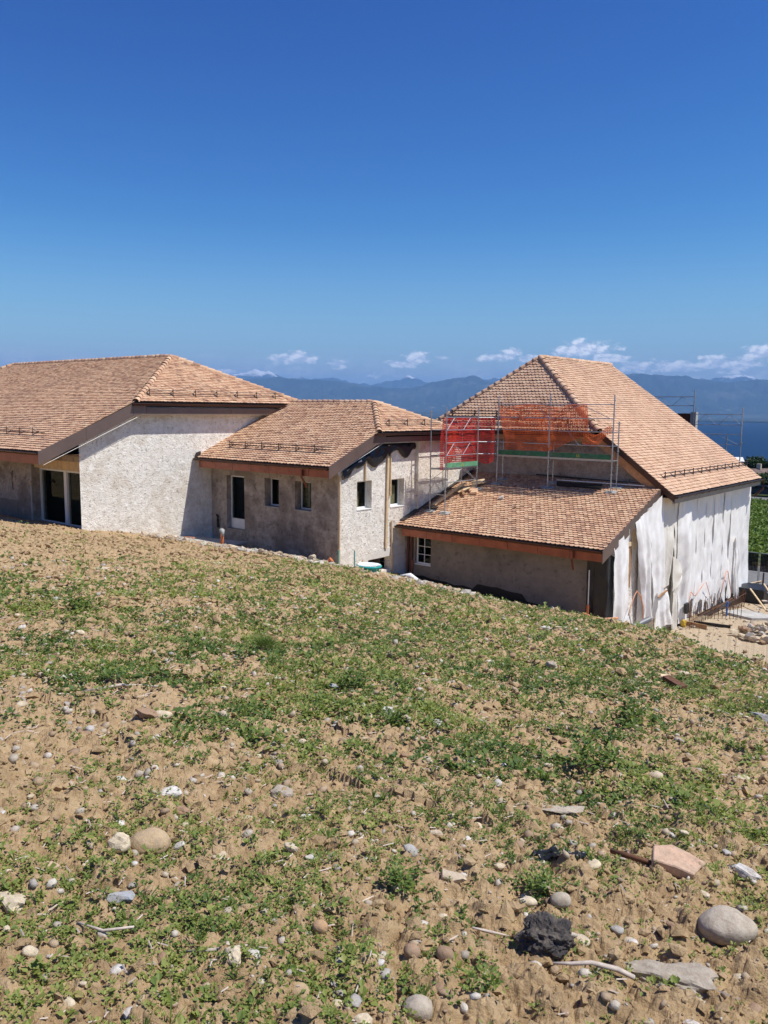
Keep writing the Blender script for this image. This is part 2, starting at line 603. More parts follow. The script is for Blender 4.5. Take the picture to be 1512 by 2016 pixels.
def net_mat(name, col, hole=0.55, cell=0.07):
    m, N = new_mat(name)
    uv = N.n('ShaderNodeUVMap', out='UV')
    sp = N.n('ShaderNodeSeparateXYZ', {0: uv})
    def line(s_):
        f = N.m('FRACT', N.m('DIVIDE', s_, cell))
        return N.m('LESS_THAN', f, 1 - math.sqrt(hole))
    a = N.m('MAXIMUM', line(sp.outputs[0]), line(sp.outputs[1]))
    P = pos(N)
    c = N.mix(N.mr(N.noise(P, 2.2, 4), 0.35, 0.7), tuple(x * 0.7 for x in col), col)
    d = N.n('ShaderNodeBsdfDiffuse', {'Color': c}).outputs[0]
    t = N.n('ShaderNodeBsdfTranslucent', {'Color': c}).outputs[0]
    dm = N.n('ShaderNodeMixShader', {0: 0.45, 1: d, 2: t}).outputs[0]
    tr = N.n('ShaderNodeBsdfTransparent').outputs[0]
    out(N, N.n('ShaderNodeMixShader', {0: a, 1: tr, 2: dm}).outputs[0])
    return m


M_NETR = net_mat('red_safety_net', (0.75, 0.07, 0.06), 0.32)
M_NETO = net_mat('orange_safety_net', (0.88, 0.20, 0.07), 0.36)
M_NETK = net_mat('black_windbreak_mesh', (0.02, 0.02, 0.022), 0.06)


def soil_mat():
    m, N = new_mat('dry_clay_soil')
    P = pos(N)
    a = N.noise(P, 1.3, 6, 0.6)
    b = N.noise(P, 9, 6, 0.7)
    c_ = N.noise(P, 55, 5, 0.7)
    c = N.ramp(b, [(0.28, (0.25, 0.165, 0.088)), (0.5, (0.41, 0.288, 0.158)), (0.72, (0.54, 0.40, 0.24))])
    c = N.mix(N.mr(a, 0.4, 0.7, 0, 0.3), c, (0.48, 0.355, 0.21))
    c = N.mix(N.mr(c_, 0.5, 0.75, 0, 0.45), c, (0.27, 0.175, 0.095))
    h = N.m('ADD', N.m('MULTIPLY', c_, 0.5), N.m('MULTIPLY', N.noise(P, 130, 5, 0.75), 0.6))
    h = N.m('ADD', h, N.m('MULTIPLY', N.noise(P, 20, 5, 0.7), 1.3))
    nm = N.n('ShaderNodeBump', {'Strength': 1.0, 'Distance': 0.012, 'Height': h}, 'Normal')
    # greyer trampled yard on the excavated side
    sx = N.n('ShaderNodeSeparateXYZ', {0: P})
    yard = N.m('MULTIPLY', N.mr(sx.outputs[0], -11.6, -10.6), N.mr(sx.outputs[1], 22.5, 25.5))
    c = N.mix(N.m('MULTIPLY', yard, 0.55), c, (0.42, 0.36, 0.28))
    # green beyond the fence
    d = N.v('LENGTH', P, None, 1)
    far = N.mr(d, 52, 60)
    g = N.ramp(N.noise(P, 0.25, 6, 0.7), [(0.3, (0.06, 0.095, 0.02)), (0.7, (0.13, 0.16, 0.04))])
    c = N.mix(far, c, g)
    out(N, prin(N, c, 0.97, 0, nm, 0.1))
    return m


M_SOIL = soil_mat()


def leaf_mat(name, stops, trans=0.3):
    m, N = new_mat(name)
    r = N.n('ShaderNodeAttribute', attribute_name='tint', out='Fac')
    c = N.ramp(r, stops)
    b = prin(N, c, 0.55, 0, None, 0.3)
    t = N.n('ShaderNodeBsdfTranslucent', {'Color': N.mix(1.0, c, (1.3, 1.35, 0.7), 'MULTIPLY')}).outputs[0]
    out(N, N.n('ShaderNodeMixShader', {0: trans, 1: b, 2: t}).outputs[0])
    return m


M_WEED = leaf_mat('weed_leaves', [(0.0, (0.035, 0.085, 0.02)), (0.25, (0.09, 0.15, 0.032)), (0.55, (0.19, 0.24, 0.055)),
                                  (0.88, (0.29, 0.32, 0.085)), (1.0, (0.42, 0.33, 0.16))])
M_TREE = leaf_mat('tree_leaves', [(0.0, (0.018, 0.04, 0.014)), (0.5, (0.035, 0.07, 0.02)), (1.0, (0.065, 0.10, 0.03))], 0.2)
M_VINE = leaf_mat('crop_leaves', [(0.0, (0.05, 0.10, 0.015)), (0.5, (0.12, 0.19, 0.03)), (1.0, (0.21, 0.27, 0.06))], 0.25)
M_BARK = simple('bark', (0.12, 0.09, 0.065), 0.9)


def rock_mat(name, stops, single=True, speck=0.3):
    m, N = new_mat(name)
    if single:
        r = N.n('ShaderNodeObjectInfo', out='Random')
    else:
        r = N.n('ShaderNodeAttribute', attribute_name='tint', out='Fac')
    c = N.ramp(r, stops)
    P = pos(N)
    n = N.noise(P, 24, 6, 0.7)
    c = N.mix(N.mr(n, 0.42, 0.66, 0, min(1, speck * 1.6)), c, (0.24, 0.175, 0.12))
    c = N.mix(N.mr(N.noise(P, 90, 5, 0.75), 0.5, 0.7, 0, 0.35), c, (0.16, 0.13, 0.10))
    n4 = N.noise(P, 9, 5, 0.6)
    c = N.mix(N.mr(n4, 0.45, 0.7, 0, 0.3), c, (0.52, 0.43, 0.32))
    nm = N.n('ShaderNodeBump', {'Strength': 1.0, 'Distance': 0.006, 'Height': N.noise(P, 55, 6, 0.75)}, 'Normal')
    out(N, prin(N, c, 0.85, 0, nm, 0.25))
    return m


M_PEB = rock_mat('pebble_mix', [(0.0, (0.30, 0.20, 0.125)), (0.25, (0.42, 0.31, 0.20)), (0.5, (0.50, 0.42, 0.31)),
                                (0.7, (0.36, 0.34, 0.31)), (0.85, (0.56, 0.50, 0.41)), (1.0, (0.66, 0.62, 0.55))], False)
STONE = {}
for nm_, col_ in {'tan': (0.52, 0.38, 0.22), 'beige': (0.56, 0.46, 0.33), 'white': (0.64, 0.615, 0.57), 'grey': (0.42, 0.41, 0.385),
                  'brown': (0.34, 0.21, 0.125), 'pink': (0.60, 0.40, 0.28), 'bluegrey': (0.36, 0.385, 0.41),
                  'orange': (0.55, 0.34, 0.18), 'cream': (0.64, 0.54, 0.38), 'tar': (0.045, 0.042, 0.042),
                  'greybeige': (0.46, 0.40, 0.32)}.items():
    STONE[nm_] = rock_mat(nm_ + '_stone', [(0.0, tuple(x * 0.9 for x in col_)), (1.0, tuple(min(1, x * 1.08) for x in col_))],
                          True, 0.12 if nm_ == 'tar' else 0.35)

# ------------------------------------------------------------------ terrain sheet
rad = [0.35]
while rad[-1] < 26:
    rad.append(rad[-1] * (1 + (0.0046 if 1.4 < rad[-1] < 5.5 else 0.0072 if 1.4 < rad[-1] < 22 else 0.03)))
while rad[-1] < 9000:
    rad.append(rad[-1] * 1.09)
rad = np.array(rad)
ang = np.concatenate([np.radians(np.linspace(-31, 31, 560)), np.radians(np.linspace(31, 329, 100)[1:-1])])
A, Rr = np.meshgrid(ang, rad)
dirx = FWD.x * np.cos(A) + RGT.x * np.sin(A)
diry = FWD.y * np.cos(A) + RGT.y * np.sin(A)
GX, GY = Rr * dirx, Rr * diry
GZ = ground_z(GX, GY)
nr, na = GX.shape
V = np.stack([GX, GY, GZ], -1).reshape(-1, 3)
I = np.arange(nr * na).reshape(nr, na)
J = np.roll(I, -1, 1)
F = np.stack([I[:-1], I[1:], J[1:], J[:-1]], -1).reshape(-1, 4)
V = np.vstack([V, [[0, 0, -1.6]]])
cF = np.stack([I[0], J[0], np.full(na, nr * na)], -1)
ground = np_mesh('ground', V, [F, cF], M_SOIL, None, False)
tag(ground, kind='structure')

# ------------------------------------------------------------------ lake, far shore, mountains
m_, N = new_mat('lake_water')
P = pos(N)
h = N.noise(N.v('MULTIPLY', P, (0.02, 0.02, 0.02)), 1.0, 6, 0.6)
nm = N.n('ShaderNodeBump', {'Strength': 0.25, 'Distance': 20.0, 'Height': h}, 'Normal')
dfz = N.n('ShaderNodeBsdfDiffuse', {'Color': (0.006, 0.03, 0.075, 1)}).outputs[0]
gls = N.n('ShaderNodeBsdfGlossy', {'Color': (0.5, 0.7, 1.0, 1), 'Roughness': 0.3, 'Normal': nm}).outputs[0]
out(N, N.n('ShaderNodeMixShader', {0: 0.10, 1: dfz, 2: gls}).outputs[0])
LZ = -60.0
lake_r = np.array([600., 1500, 4000, 9000, 18000, 27000])
lake_a = np.radians(np.linspace(-180, 180, 97)[:-1])
A, Rr = np.meshgrid(lake_a, lake_r)
V = np.stack([Rr * (FWD.x * np.cos(A) + RGT.x * np.sin(A)), Rr * (FWD.y * np.cos(A) + RGT.y * np.sin(A)),
              np.full(A.shape, LZ)], -1).reshape(-1, 3)
I = np.arange(A.size).reshape(A.shape)
J = np.roll(I, -1, 1)
F = np.stack([I[:-1], I[1:], J[1:], J[:-1]], -1).reshape(-1, 4)
tag(np_mesh('lake', V, F, m_), kind='structure')

FAR = [(-25, 2.0), (-15.81, 2.02), (-11.81, 2.13), (-10.62, 2.22), (-9.76, 2.37), (-9.07, 2.66), (-8.55, 2.53), (-8.04, 2.47),
       (-7.0, 2.11), (-5.95, 2.19), (-5.6, 2.1), (-4.19, 2.08), (-3.67, 2.19), (-3.14, 1.99), (-2.08, 1.86), (-1.02, 1.7),
       (0.04, 1.92), (1.1, 2.18), (1.56, 2.35), (2.16, 2.15), (2.7, 1.84), (4.98, 2.11), (8.46, 2.23), (11.88, 2.35),
       (16.36, 2.3), (18.45, 2.3), (21.58, 2.17), (22.48, 2.45), (23.08, 2.50), (23.83, 2.38), (24.93, 2.03), (27.42, 2.11), (32.69, 2.24)]
NEAR = [(-25.13, 1.07), (-15.83, 1.41), (-11.82, 1.76), (-10.62, 1.91), (-9.08, 2.04), (-7.69, 2.1), (-5.95, 2.02), (-4.19, 1.94),
        (-2.43, 1.82), (-1.01, 1.6), (1.11, 1.44), (2.52, 1.74), (3.58, 2.02), (4.45, 2.1), (4.98, 2.28), (5.85, 2.39), (6.55, 2.22),
        (7.25, 2.05), (8.48, 1.78), (10.21, 1.55), (13.58, 1.91), (16.36, 2.45), (17.23, 2.58), (18.45, 2.48), (19.72, 2.37),
        (20.97, 2.14), (22.5, 2.01), (23.99, 2.07), (24.92, 2.16), (28.79, 2.19), (35.16, 1.69)]
fa, fe = zip(*FAR)
na_, ne = zip(*NEAR)
angs = np.linspace(-60, 60, 900)
rs = np.concatenate([np.linspace(6000, 12500, 40), np.linspace(12650, 27200, 150)])
A, Rr = np.meshgrid(angs, rs)
shore = np.interp(A, [-60, 13.5, 16.5, 18, 60], [6000, 6500, 10500, 12000, 12500])
shore = shore + 500 * (vnoise(A * 0.8, A * 0, 5) - 0.5)
inland = np.clip((Rr - shore) / 1000.0, -0.15, 99)
base = LZ + np.where(inland > 0, 4 + 5 * np.minimum(inland, 6) + 18 * np.maximum(inland - 3, 0) ** 0.8, inland * 30)
# far plain climbs to the foot of the hills
R1, R2 = 15000.0, 21500.0
jag = (fbm(A * 1.6, A * 0, 201, 5, 0.6) - 0.5)
z1 = np.tan(np.radians(np.interp(A, na_, ne) + 0.24 * jag)) * R1
z2 = np.tan(np.radians(np.interp(A, fa, fe) + 0.30 * (fbm(A * 2.1, A * 0, 301, 5, 0.6) - 0.5))) * R2
ax = A * 300
p1 = np.exp(-((Rr - R1) / np.where(Rr < R1, 1900.0, 1800.0)) ** 2)
p2 = np.exp(-((Rr - R2) / 1700.0) ** 2)
rid = 1 - np.abs(2 * fbm(ax / 520.0, Rr / 1100.0, 77, 5, 0.6) - 1)
rel = (rid - 0.75)
zz = np.maximum(base, LZ + (z1 - LZ) * p1 * (1 - 0.75 * (1 - rid) * (1 - np.exp(-((Rr - R1) / 500) ** 2))))
zz = np.maximum(zz, LZ + (z2 - LZ) * p2 * (1 - 0.7 * (1 - rid) * (1 - np.exp(-((Rr - R2) / 500) ** 2))))
zz = zz + np.where(inland > 0.3, 22 * (fbm(ax / 260, Rr / 350, 12, 3) - 0.5), 0) * np.where(zz > 400, 1.8, 1)
ar = np.radians(A)
V = np.stack([Rr * (FWD.x * np.cos(ar) + RGT.x * np.sin(ar)), Rr * (FWD.y * np.cos(ar) + RGT.y * np.sin(ar)), zz], -1).reshape(-1, 3)
I = np.arange(A.size).reshape(A.shape)
F = np.stack([I[:-1, :-1], I[1:, :-1], I[1:, 1:], I[:-1, 1:]], -1).reshape(-1, 4)
m_, N = new_mat('mountain_land')
P = pos(N)
z = N.n('ShaderNodeSeparateXYZ', {0: P}, 'Z')
n = N.noise(N.v('MULTIPLY', P, (0.0012, 0.0012, 0.0012)), 1.0, 7, 0.65)
c = N.ramp(n, [(0.35, (0.010, 0.020, 0.018)), (0.55, (0.028, 0.04, 0.032)), (0.70, (0.085, 0.09, 0.075))])
towns = N.mr(N.noise(N.v('MULTIPLY', P, (0.006, 0.006, 0.006)), 1.0, 6, 0.75), 0.60, 0.68, 0, 0.85)
towns = N.m('MULTIPLY', towns, N.mr(z, 60, 200, 1, 0))
c = N.mix(towns, c, (0.55, 0.52, 0.46))
sn = N.m('ADD', z, N.m('MULTIPLY', N.noise(N.v('MULTIPLY', P, (0.003, 0.003, 0.003)), 1.0, 6, 0.7), 500))
c = N.mix(N.mr(sn, 1060, 1120, 0, 0.9), c, (0.85, 0.86, 0.9))
out(N, prin(N, c, 0.95, 0, None, 0.1))
tag(np_mesh('mountains', V, F, m_, None, True), kind='structure')

# air: one closed box of pale haze round the whole scene
m_, N = new_mat('haze_air')
vol = N.n('ShaderNodeVolumePrincipled', {'Color': (0.29, 0.56, 1.0), 'Density': 7.4e-5, 'Anisotropy': 0.0})
N.n('ShaderNodeOutputMaterial', {'Volume': vol.outputs[0]})
tag(MB().box(-27500, 27500, -27500, 27500, -92, 1330).build('haze', m_), kind='stuff')
# ------------------------------------------------------------------ roofs
def clip_interval(poly, t):
    xs = []
    n = len(poly)
    for i in range(n):
        (x0, y0), (x1, y1) = poly[i], poly[(i + 1) % n]
        if (y0 <= t < y1) or (y1 <= t < y0):
            xs.append(x0 + (x1 - x0) * (t - y0) / (y1 - y0))
    if len(xs) < 2:
        return None
    return min(xs), max(xs)


TW, TG = 0.168, 0.150
TILE_TH = 0.027


def tile_verts(x0, x1, dip):
    """one flat clay tile with a rounded lower edge, lying on its lath: x across, y up the slope"""
    w = x1 - x0
    L = TG * 1.30
    xs = [x0 + w * f for f in (0.02, 0.20, 0.5, 0.80, 0.98)]
    ys = [dip, dip * 0.3, 0.0, dip * 0.3, dip]
    zt = 0.048
    up = [(x, y, zt) for x, y in zip(xs, ys)]
    lo = [(x, y + 0.004, zt - TILE_TH) for x, y in zip(xs, ys)]
    top = [(xs[4], L, 0.014), (xs[0], L, 0.014)]
    return up + lo + top


TILE_F6 = np.array([[0, 1, 2, 3, 4, 10], ])  # replaced below
TF_top = np.array([[0, 1, 2, 3, 4, 10, 11]])
TF_q = np.array([[5, 6, 1, 0], [6, 7, 2, 1], [7, 8, 3, 2], [8, 9, 4, 3]])
TF_t = np.array([[0, 11, 5], [4, 9, 10]])


def roof_tiles(roof, faces, mat, mat1, dips):
    """faces: list of (polygon 3D, ex, up). Nearest 300 whole tiles become parts, the rest one part."""
    items = []
    for (poly, ex, up), dip in zip(faces, dips):
        O = Vector(poly[0])
        ex, up = Vector(ex).normalized(), Vector(up).normalized()
        nn = ex.cross(up)
        P2 = [((Vector(p) - O).dot(ex), (Vector(p) - O).dot(up)) for p in poly]
        t = 0.0
        tmax = max(p[1] for p in P2)
        row = 0
        s0 = min(p[0] for p in P2)
        s1 = max(p[0] for p in P2)
        nc = int((s1 - s0) / TW) + 2
        while t < tmax - 0.05:
            iv = clip_interval(P2, min(t + TG * 0.5, tmax - 0.02))
            if iv:
                off = (0.5 * TW if row % 2 else 0) + random.uniform(-0.012, 0.012)
                for k in range(-1, nc):
                    a = s0 + k * TW + off
                    b = a + TW
                    a2, b2 = max(a, iv[0] - 0.0), min(b, iv[1])
                    if b2 - a2 < 0.03:
                        continue
                    whole = (b2 - a2) > TW - 1e-4
                    org = O + ex * a2 + up * (t - 0.03 if row == 0 else t)
                    rx = random.gauss(0, 0.010)
                    dz = abs(random.gauss(0, 0.004))
                    items.append((whole, org, ex, up, nn, b2 - a2, rx, dz, dip, random.random(),
                                  random.gauss(0, 0.006)))
            t += TG
            row += 1
    order = sorted((i for i, it in enumerate(items) if it[0]), key=lambda i: items[i][1].length)
    single = set(order[:300])
    meshes = {}
    for d in set(dips):
        me = bpy.data.meshes.new('tile')
        me.from_pydata(tile_verts(0, TW, d), [], [list(TF_top[0])] + TF_q.tolist() + TF_t.tolist())
        me.materials.append(mat1)
        meshes[d] = me
    VV = []
    tint = []
    k = 0
    rootloc = roof.parent.location if roof.parent else Vector()
    for i, (whole, org, ex, up, nn, w, rx, dz, dip, r, dy) in enumerate(items):
        u2 = (up + nn * rx).normalized()
        n2 = ex.cross(u2)
        o3 = org + nn * dz + up * dy
        if i in single:
            o = bpy.data.objects.new('tile', meshes[dip])
            C.objects.link(o)
            o.parent = roof
            M = Matrix((ex, u2, n2)).transposed().to_4x4()
            M.translation = o3
            o.matrix_local = M
        else:
            tv = np.array(tile_verts(0, w, dip))
            B = np.array([ex, u2, n2])
            VV.append(tv @ B + np.array(o3))
            tint += [r] * 7
            k += 1
    V = np.vstack(VV)
    offs = (np.arange(k) * 12)[:, None, None]
    # per tile: 1 heptagon, 4 quads, 2 triangles (grouped by type, so reorder the tints)
    Ft = (TF_top[None] + offs).reshape(-1, 7)
    Fq = (TF_q[None] + offs).reshape(-1, 4)
    F3 = (TF_t[None] + offs).reshape(-1, 3)
    tt = np.array(tint).reshape(-1, 7)[:, 0]
    tn = np.concatenate([tt, np.repeat(tt, 4), np.repeat(tt, 2)])
    o = np_mesh('tile_courses', V, [Ft, Fq, F3], mat, None, False, tn)
    o.parent = roof
    o['kind'] = 'stuff'


def caps(roof, A, B, mat, r=0.115, step=0.30, up=None):
    """half round ridge or hip tiles from A (low) to B (high)"""
    A, B = Vector(A), Vector(B)
    d = (B - A)
    n = max(1, int(d.length / step))
    d.normalize()
    upv = (Vector((0, 0, 1)) - d * d.z).normalized()
    sd = d.cross(upv)
    L = (B - A).length / n
    vs = []
    fs = []
    K = 7
    for j, (tt, rr) in enumerate(((-0.03, r * 1.12), (0.05, r * 1.1), (L + 0.03, r * 0.88))):
        for th in range(2):
            q = rr - 0.016 * th
            for k in range(K):
                a = math.pi * (k / (K - 1)) * 1.1 - 0.05 * math.pi
                vs.append((math.cos(a) * q, tt, math.sin(a) * q * 0.95 + 0.012 - 0.02 * j * 0.5))
    for j in range(2):
        for k in range(K - 1):
            a = j * 2 * K + k
            b = (j + 1) * 2 * K + k
            fs.append((a, a + 1, b + 1, b))
    for k in range(K - 1):
        fs.append((k + K, k + K + 1, k + 1, k))
    me = bpy.data.meshes.new('ridge_tile')
    me.from_pydata(vs, [], fs)
    me.polygons.foreach_set('use_smooth', [True] * len(me.polygons))
    me.materials.append(mat)
    for i in range(n):
        o = bpy.data.objects.new('ridge_tile', me)
        C.objects.link(o)
        o.parent = roof
        M = Matrix((sd, d, upv)).transposed().to_4x4()
        M = M @ Matrix.Rotation(random.gauss(0, 0.02), 4, 'X') @ Matrix.Rotation(random.gauss(0, 0.03), 4, 'Y')
        M.translation = A + d * (L * i) + upv * random.gauss(0.0, 0.004)
        o.matrix_local = M


def deck(roof_thing, polys, name='roof'):
    mb = MB()
    for p in polys:
        p = [Vector(q) for q in p]
        nrm = (p[1] - p[0]).cross(p[2] - p[0]).normalized()
        if nrm.z < 0:
            nrm = -nrm
        mb.prism([q - nrm * 0.004 for q in p], -nrm * 0.05)
    return mb.build(name, M_DECK, roof_thing)


class Fr:
    """local frame of a wall: u along the wall, n outwards, z up"""

    def __init__(s, O, u, n):
        s.O, s.u, s.n = Vector(O), Vector(u), Vector(n)

    def p(s, u, z, n=0.0):
        return s.O + s.u * u + s.n * n + Vector((0, 0, z))

    def box(s, mb, u0, u1, z0, z1, n0, n1):
        vs = [s.p(a, c, b) for a in (u0, u1) for b in (n0, n1) for c in (z0, z1)]
        return mb.add(vs, [(0, 1, 3, 2), (4, 6, 7, 5), (0, 4, 5, 1), (2, 3, 7, 6), (0, 2, 6, 4), (1, 5, 7, 3)])


def wall_rect(mb, fr, u0, u1, z0, z1, holes=(), depth=0.2, sub=1.2):
    us = sorted({u0, u1} | {h[0] for h in holes} | {h[1] for h in holes})
    zs = sorted({z0, z1} | {h[2] for h in holes} | {h[3] for h in holes})
    for a, b in zip(us, us[1:]):
        for c, d in zip(zs, zs[1:]):
            um, zm = (a + b) / 2, (c + d) / 2
            if any(h[0] < um < h[1] and h[2] < zm < h[3] for h in holes):
                continue
            mb.quad(fr.p(a, c), fr.p(b, c), fr.p(b, d), fr.p(a, d))
    for a, b, c, d in holes:
        mb.quad(fr.p(a, c), fr.p(a, c, -depth), fr.p(a, d, -depth), fr.p(a, d))
        mb.quad(fr.p(b, c), fr.p(b, d), fr.p(b, d, -depth), fr.p(b, c, -depth))
        mb.quad(fr.p(a, c), fr.p(b, c), fr.p(b, c, -depth), fr.p(a, c, -depth))
        mb.quad(fr.p(a, d), fr.p(a, d, -depth), fr.p(b, d, -depth), fr.p(b, d))


def window(parent, fr, u0, u1, z0, z1, depth=0.14, fw=0.05, cols=1, rows=1, bar=0.022, sill=True, name='window',
           bottom=0.0, split=False):
    mb = MB()
    n1, n0 = -depth + 0.03, -depth - 0.03
    fr.box(mb, u0, u0 + fw, z0, z1, n0, n1)
    fr.box(mb, u1 - fw, u1, z0, z1, n0, n1)
    fr.box(mb, u0 + fw, u1 - fw, z1 - fw, z1, n0, n1 - 0.002)
    fr.box(mb, u0 + fw, u1 - fw, z0, z0 + fw + bottom, n0, n1 - 0.002)
    for i in range(1, cols):
        u = u0 + fw + (u1 - u0 - 2 * fw) * i / cols
        w = 0.05 if split else bar / 2
        fr.box(mb, u - w, u + w, z0 + fw + bottom, z1 - fw, n0 + 0.01, n1 - 0.004)
    for i in range(1, rows):
        z = z0 + fw + (z1 - z0 - 2 * fw) * i / rows
        fr.box(mb, u0 + fw, u1 - fw, z - bar / 2, z + bar / 2, n0 + 0.014, n1 - 0.008)
    w = mb.build(name, M_WHITE, parent)
    for i in range(cols):
        a = u0 + fw + (u1 - u0 - 2 * fw) * i / cols
        b = u0 + fw + (u1 - u0 - 2 * fw) * (i + 1) / cols
        for j in range(rows):
            zz0 = z0 + fw + bottom
            c = zz0 + (z1 - fw - zz0) * j / rows
            d = zz0 + (z1 - fw - zz0) * (j + 1) / rows
            g = MB()
            fr.box(g, a + 0.004, b - 0.004, c + 0.004, d - 0.004, -depth - 0.004, -depth + 0.002)
            o = g.build('pane', M_GLASS, w)
    if sill:
        sb = MB()
        fr.box(sb, u0 - 0.02, u1 + 0.02, z0 - 0.035, z0 - 0.002, -depth, 0.02)
        sb.build('sill', M_WHITE if sill is True else sill, w)
    return w


def fascia_run(parent, p0, p1, h, th, mat, step, drop_top=0.0, name='fascia_panel'):
    """a run of separate sheet panels with fine joints; p0, p1 = top edge"""
    p0, p1 = Vector(p0), Vector(p1)
    d = p1 - p0
    n = max(1, round(d.length / step))
    side = Vector((d.y, -d.x, 0)).normalized() * th
    for i in range(n):
        a = p0 + d * (i / n) + d.normalized() * 0.006
        b = p0 + d * ((i + 1) / n) - d.normalized() * 0.006
        k = side * (1 + 0.12 * (i % 2))
        MB().prism([a, b, b - Vector((0, 0, h)), a - Vector((0, 0, h))], k).build(name, mat, parent)


def gutter(parent, p0, p1, outw, r=0.075, mat=None):
    """half round gutter with a bead and brackets"""
    p0, p1, o = Vector(p0), Vector(p1), Vector(outw).normalized()
    vs, fs = [], []
    K = 8
    for P_ in (p0, p1):
        for th in (0, 0.006):
            for k in range(K + 1):
                a = math.pi * k / K
                q = r - th
                vs.append(P_ + o * (r - math.cos(a) * q) - Vector((0, 0, math.sin(a) * q)))
    n = K + 1
    for k in range(K):
        fs.append((k, k + 1, 2 * n + k + 1, 2 * n + k))
        fs.append((n + k, 3 * n + k, 3 * n + k + 1, n + k + 1))
    fs.append((0, 2 * n, 3 * n, n))
    fs.append((K, n + K, 3 * n + K, 2 * n + K))
    fs.append(tuple(range(n)))
    fs.append(tuple(range(2 * n, 3 * n))[::-1])
    mb = MB().add(vs, fs)
    bead = o * (2 * r)
    mb.tube([p0 + bead, p1 + bead], 0.011, 6)
    L = (p1 - p0).length
    d = (p1 - p0).normalized()
    g = mb.build('gutter', mat or M_GUTTER, parent)
    for i in range(int(L / 0.75)):
        c = p0 + d * (0.4 + 0.75 * i)
        pts = [c + o * (r - math.cos(math.pi * k / 6) * (r + 0.004)) - Vector((0, 0, math.sin(math.pi * k / 6) * (r + 0.004))) for k in range(7)]
        MB().tube(pts, 0.007, 4).build('gutter_bracket', M_GUTTER, g)
    return g


def snow_guard(building, O, ex, up, s0, s1, t, step=0.92, mat=None):
    """two rails on little brackets across a roof slope"""
    O, ex, up = Vector(O), Vector(ex).normalized(), Vector(up).normalized()
    nn = ex.cross(up)
    B = O + up * t + nn * 0.05
    v = Vector((0, 0, 1))
    sg = MB()
    sg.tube([B + ex * s0 + v * 0.09, B + ex * s1 + v * 0.09], 0.014, 6)
    sg.tube([B + ex * s0 + v * 0.20, B + ex * s1 + v * 0.20], 0.014, 6)
    g = sg.build('snow_guard', mat or M_DARKST, building)
    s = s0 + 0.12
    while s < s1:
        b = B + ex * s
        mb = MB()
        mb.bar(b, b + v * 0.25, 0.035, 0.012)
        mb.bar(b + v * 0.20, b - up * 0.02 + up * 0.22, 0.03, 0.01)
        mb.bar(b - up * 0.05, b + up * 0.25, 0.04, 0.008)
        mb.build('bracket', mat or M_DARKST, g)
        s += step


def up_of(a, b_low, b_high):
    return (Vector(b_high) - Vector(b_low)).normalized()


# ================================================================== wing on the left
L = thing('farmhouse_wing', 'largest white roughcast farmhouse wing at the left, with long tiled roof and sliding glass door', 'house',
          (-26.2, 15.0, -4.4))
Le, Lh, La = (-25.84, 13.42, -1.5), (-25.84, 17.08, 0.20), (-29.55, 21.3, 2.16)
Lm = [(-25.84, 13.42, -1.5), (-25.84, 17.08, 0.20), La, (-43.5, 21.3, 2.16), (-49.0, 13.42, -1.5)]
Lhh = [(-25.84, 17.08, 0.20), (-25.84, 25.52, 0.20), La]
Lback = [(-25.84, 25.52, 0.2), (-25.84, 29.18, -1.5), (-49, 29.18, -1.5), (-43.5, 21.3, 2.16), La]
Lleft = [(-43.5, 21.3, 2.16), (-49, 29.18, -1.5), (-49, 13.42, -1.5)]
roofL = deck(L, [Lm, Lhh, Lback, Lleft])
upL = Vector((0, 1, 0.4645)).normalized()
uphL = (Vector(La) - Vector((-25.84, 21.3, 0.20))).normalized()
roof_tiles(roofL, [(Lm, (1, 0, 0), upL), (Lhh, (0, 1, 0), uphL)], M_TILE, M_TILE1, [0.022, 0.022])
caps(roofL, Lh, La, M_TILE1)
caps(roofL, (-25.84, 25.52, 0.22), La, M_TILE1)
caps(roofL, (-43.5, 21.3, 2.17), (-29.6, 21.3, 2.17), M_TILE1, 0.10)
caps(roofL, (-49, 13.42, -1.48), (-43.5, 21.3, 2.17), M_TILE1)
snow_guard(L, Le, (1, 0, 0), upL, -22, -1.45, 1.05, 0.98)
snow_guard(L, Lh, (0, 1, 0), uphL, 0.7, 7.5, 0.42, 1.05)

# walls
frS = Fr((-26.19, 14.99, 0), (1, 0, 0), (0, -1, 0))    # long side, shaded
frE = Fr((-26.19, 14.99, 0), (0, 1, 0), (1, 0, 0))     # end, sunlit
mb = MB()
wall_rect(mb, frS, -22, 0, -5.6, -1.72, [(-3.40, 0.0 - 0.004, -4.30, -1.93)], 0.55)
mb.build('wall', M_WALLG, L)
mb = MB()
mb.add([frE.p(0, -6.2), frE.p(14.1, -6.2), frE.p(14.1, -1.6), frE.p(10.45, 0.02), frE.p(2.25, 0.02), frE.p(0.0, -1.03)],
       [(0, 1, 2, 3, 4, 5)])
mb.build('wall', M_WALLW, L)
MB().box(-48, -26.2, 29.0, 29.1, -8, -1.6).box(-48.1, -48, 15, 29.1, -8, -1.6).build('wall', M_WALLG, L)
MB().box(-40, -26.3, 16.6, 16.65, -5.2, -1.8).build('dark_backing_wall', M_INT, L)  # dark screen added behind the sliding door so its panes stay dark
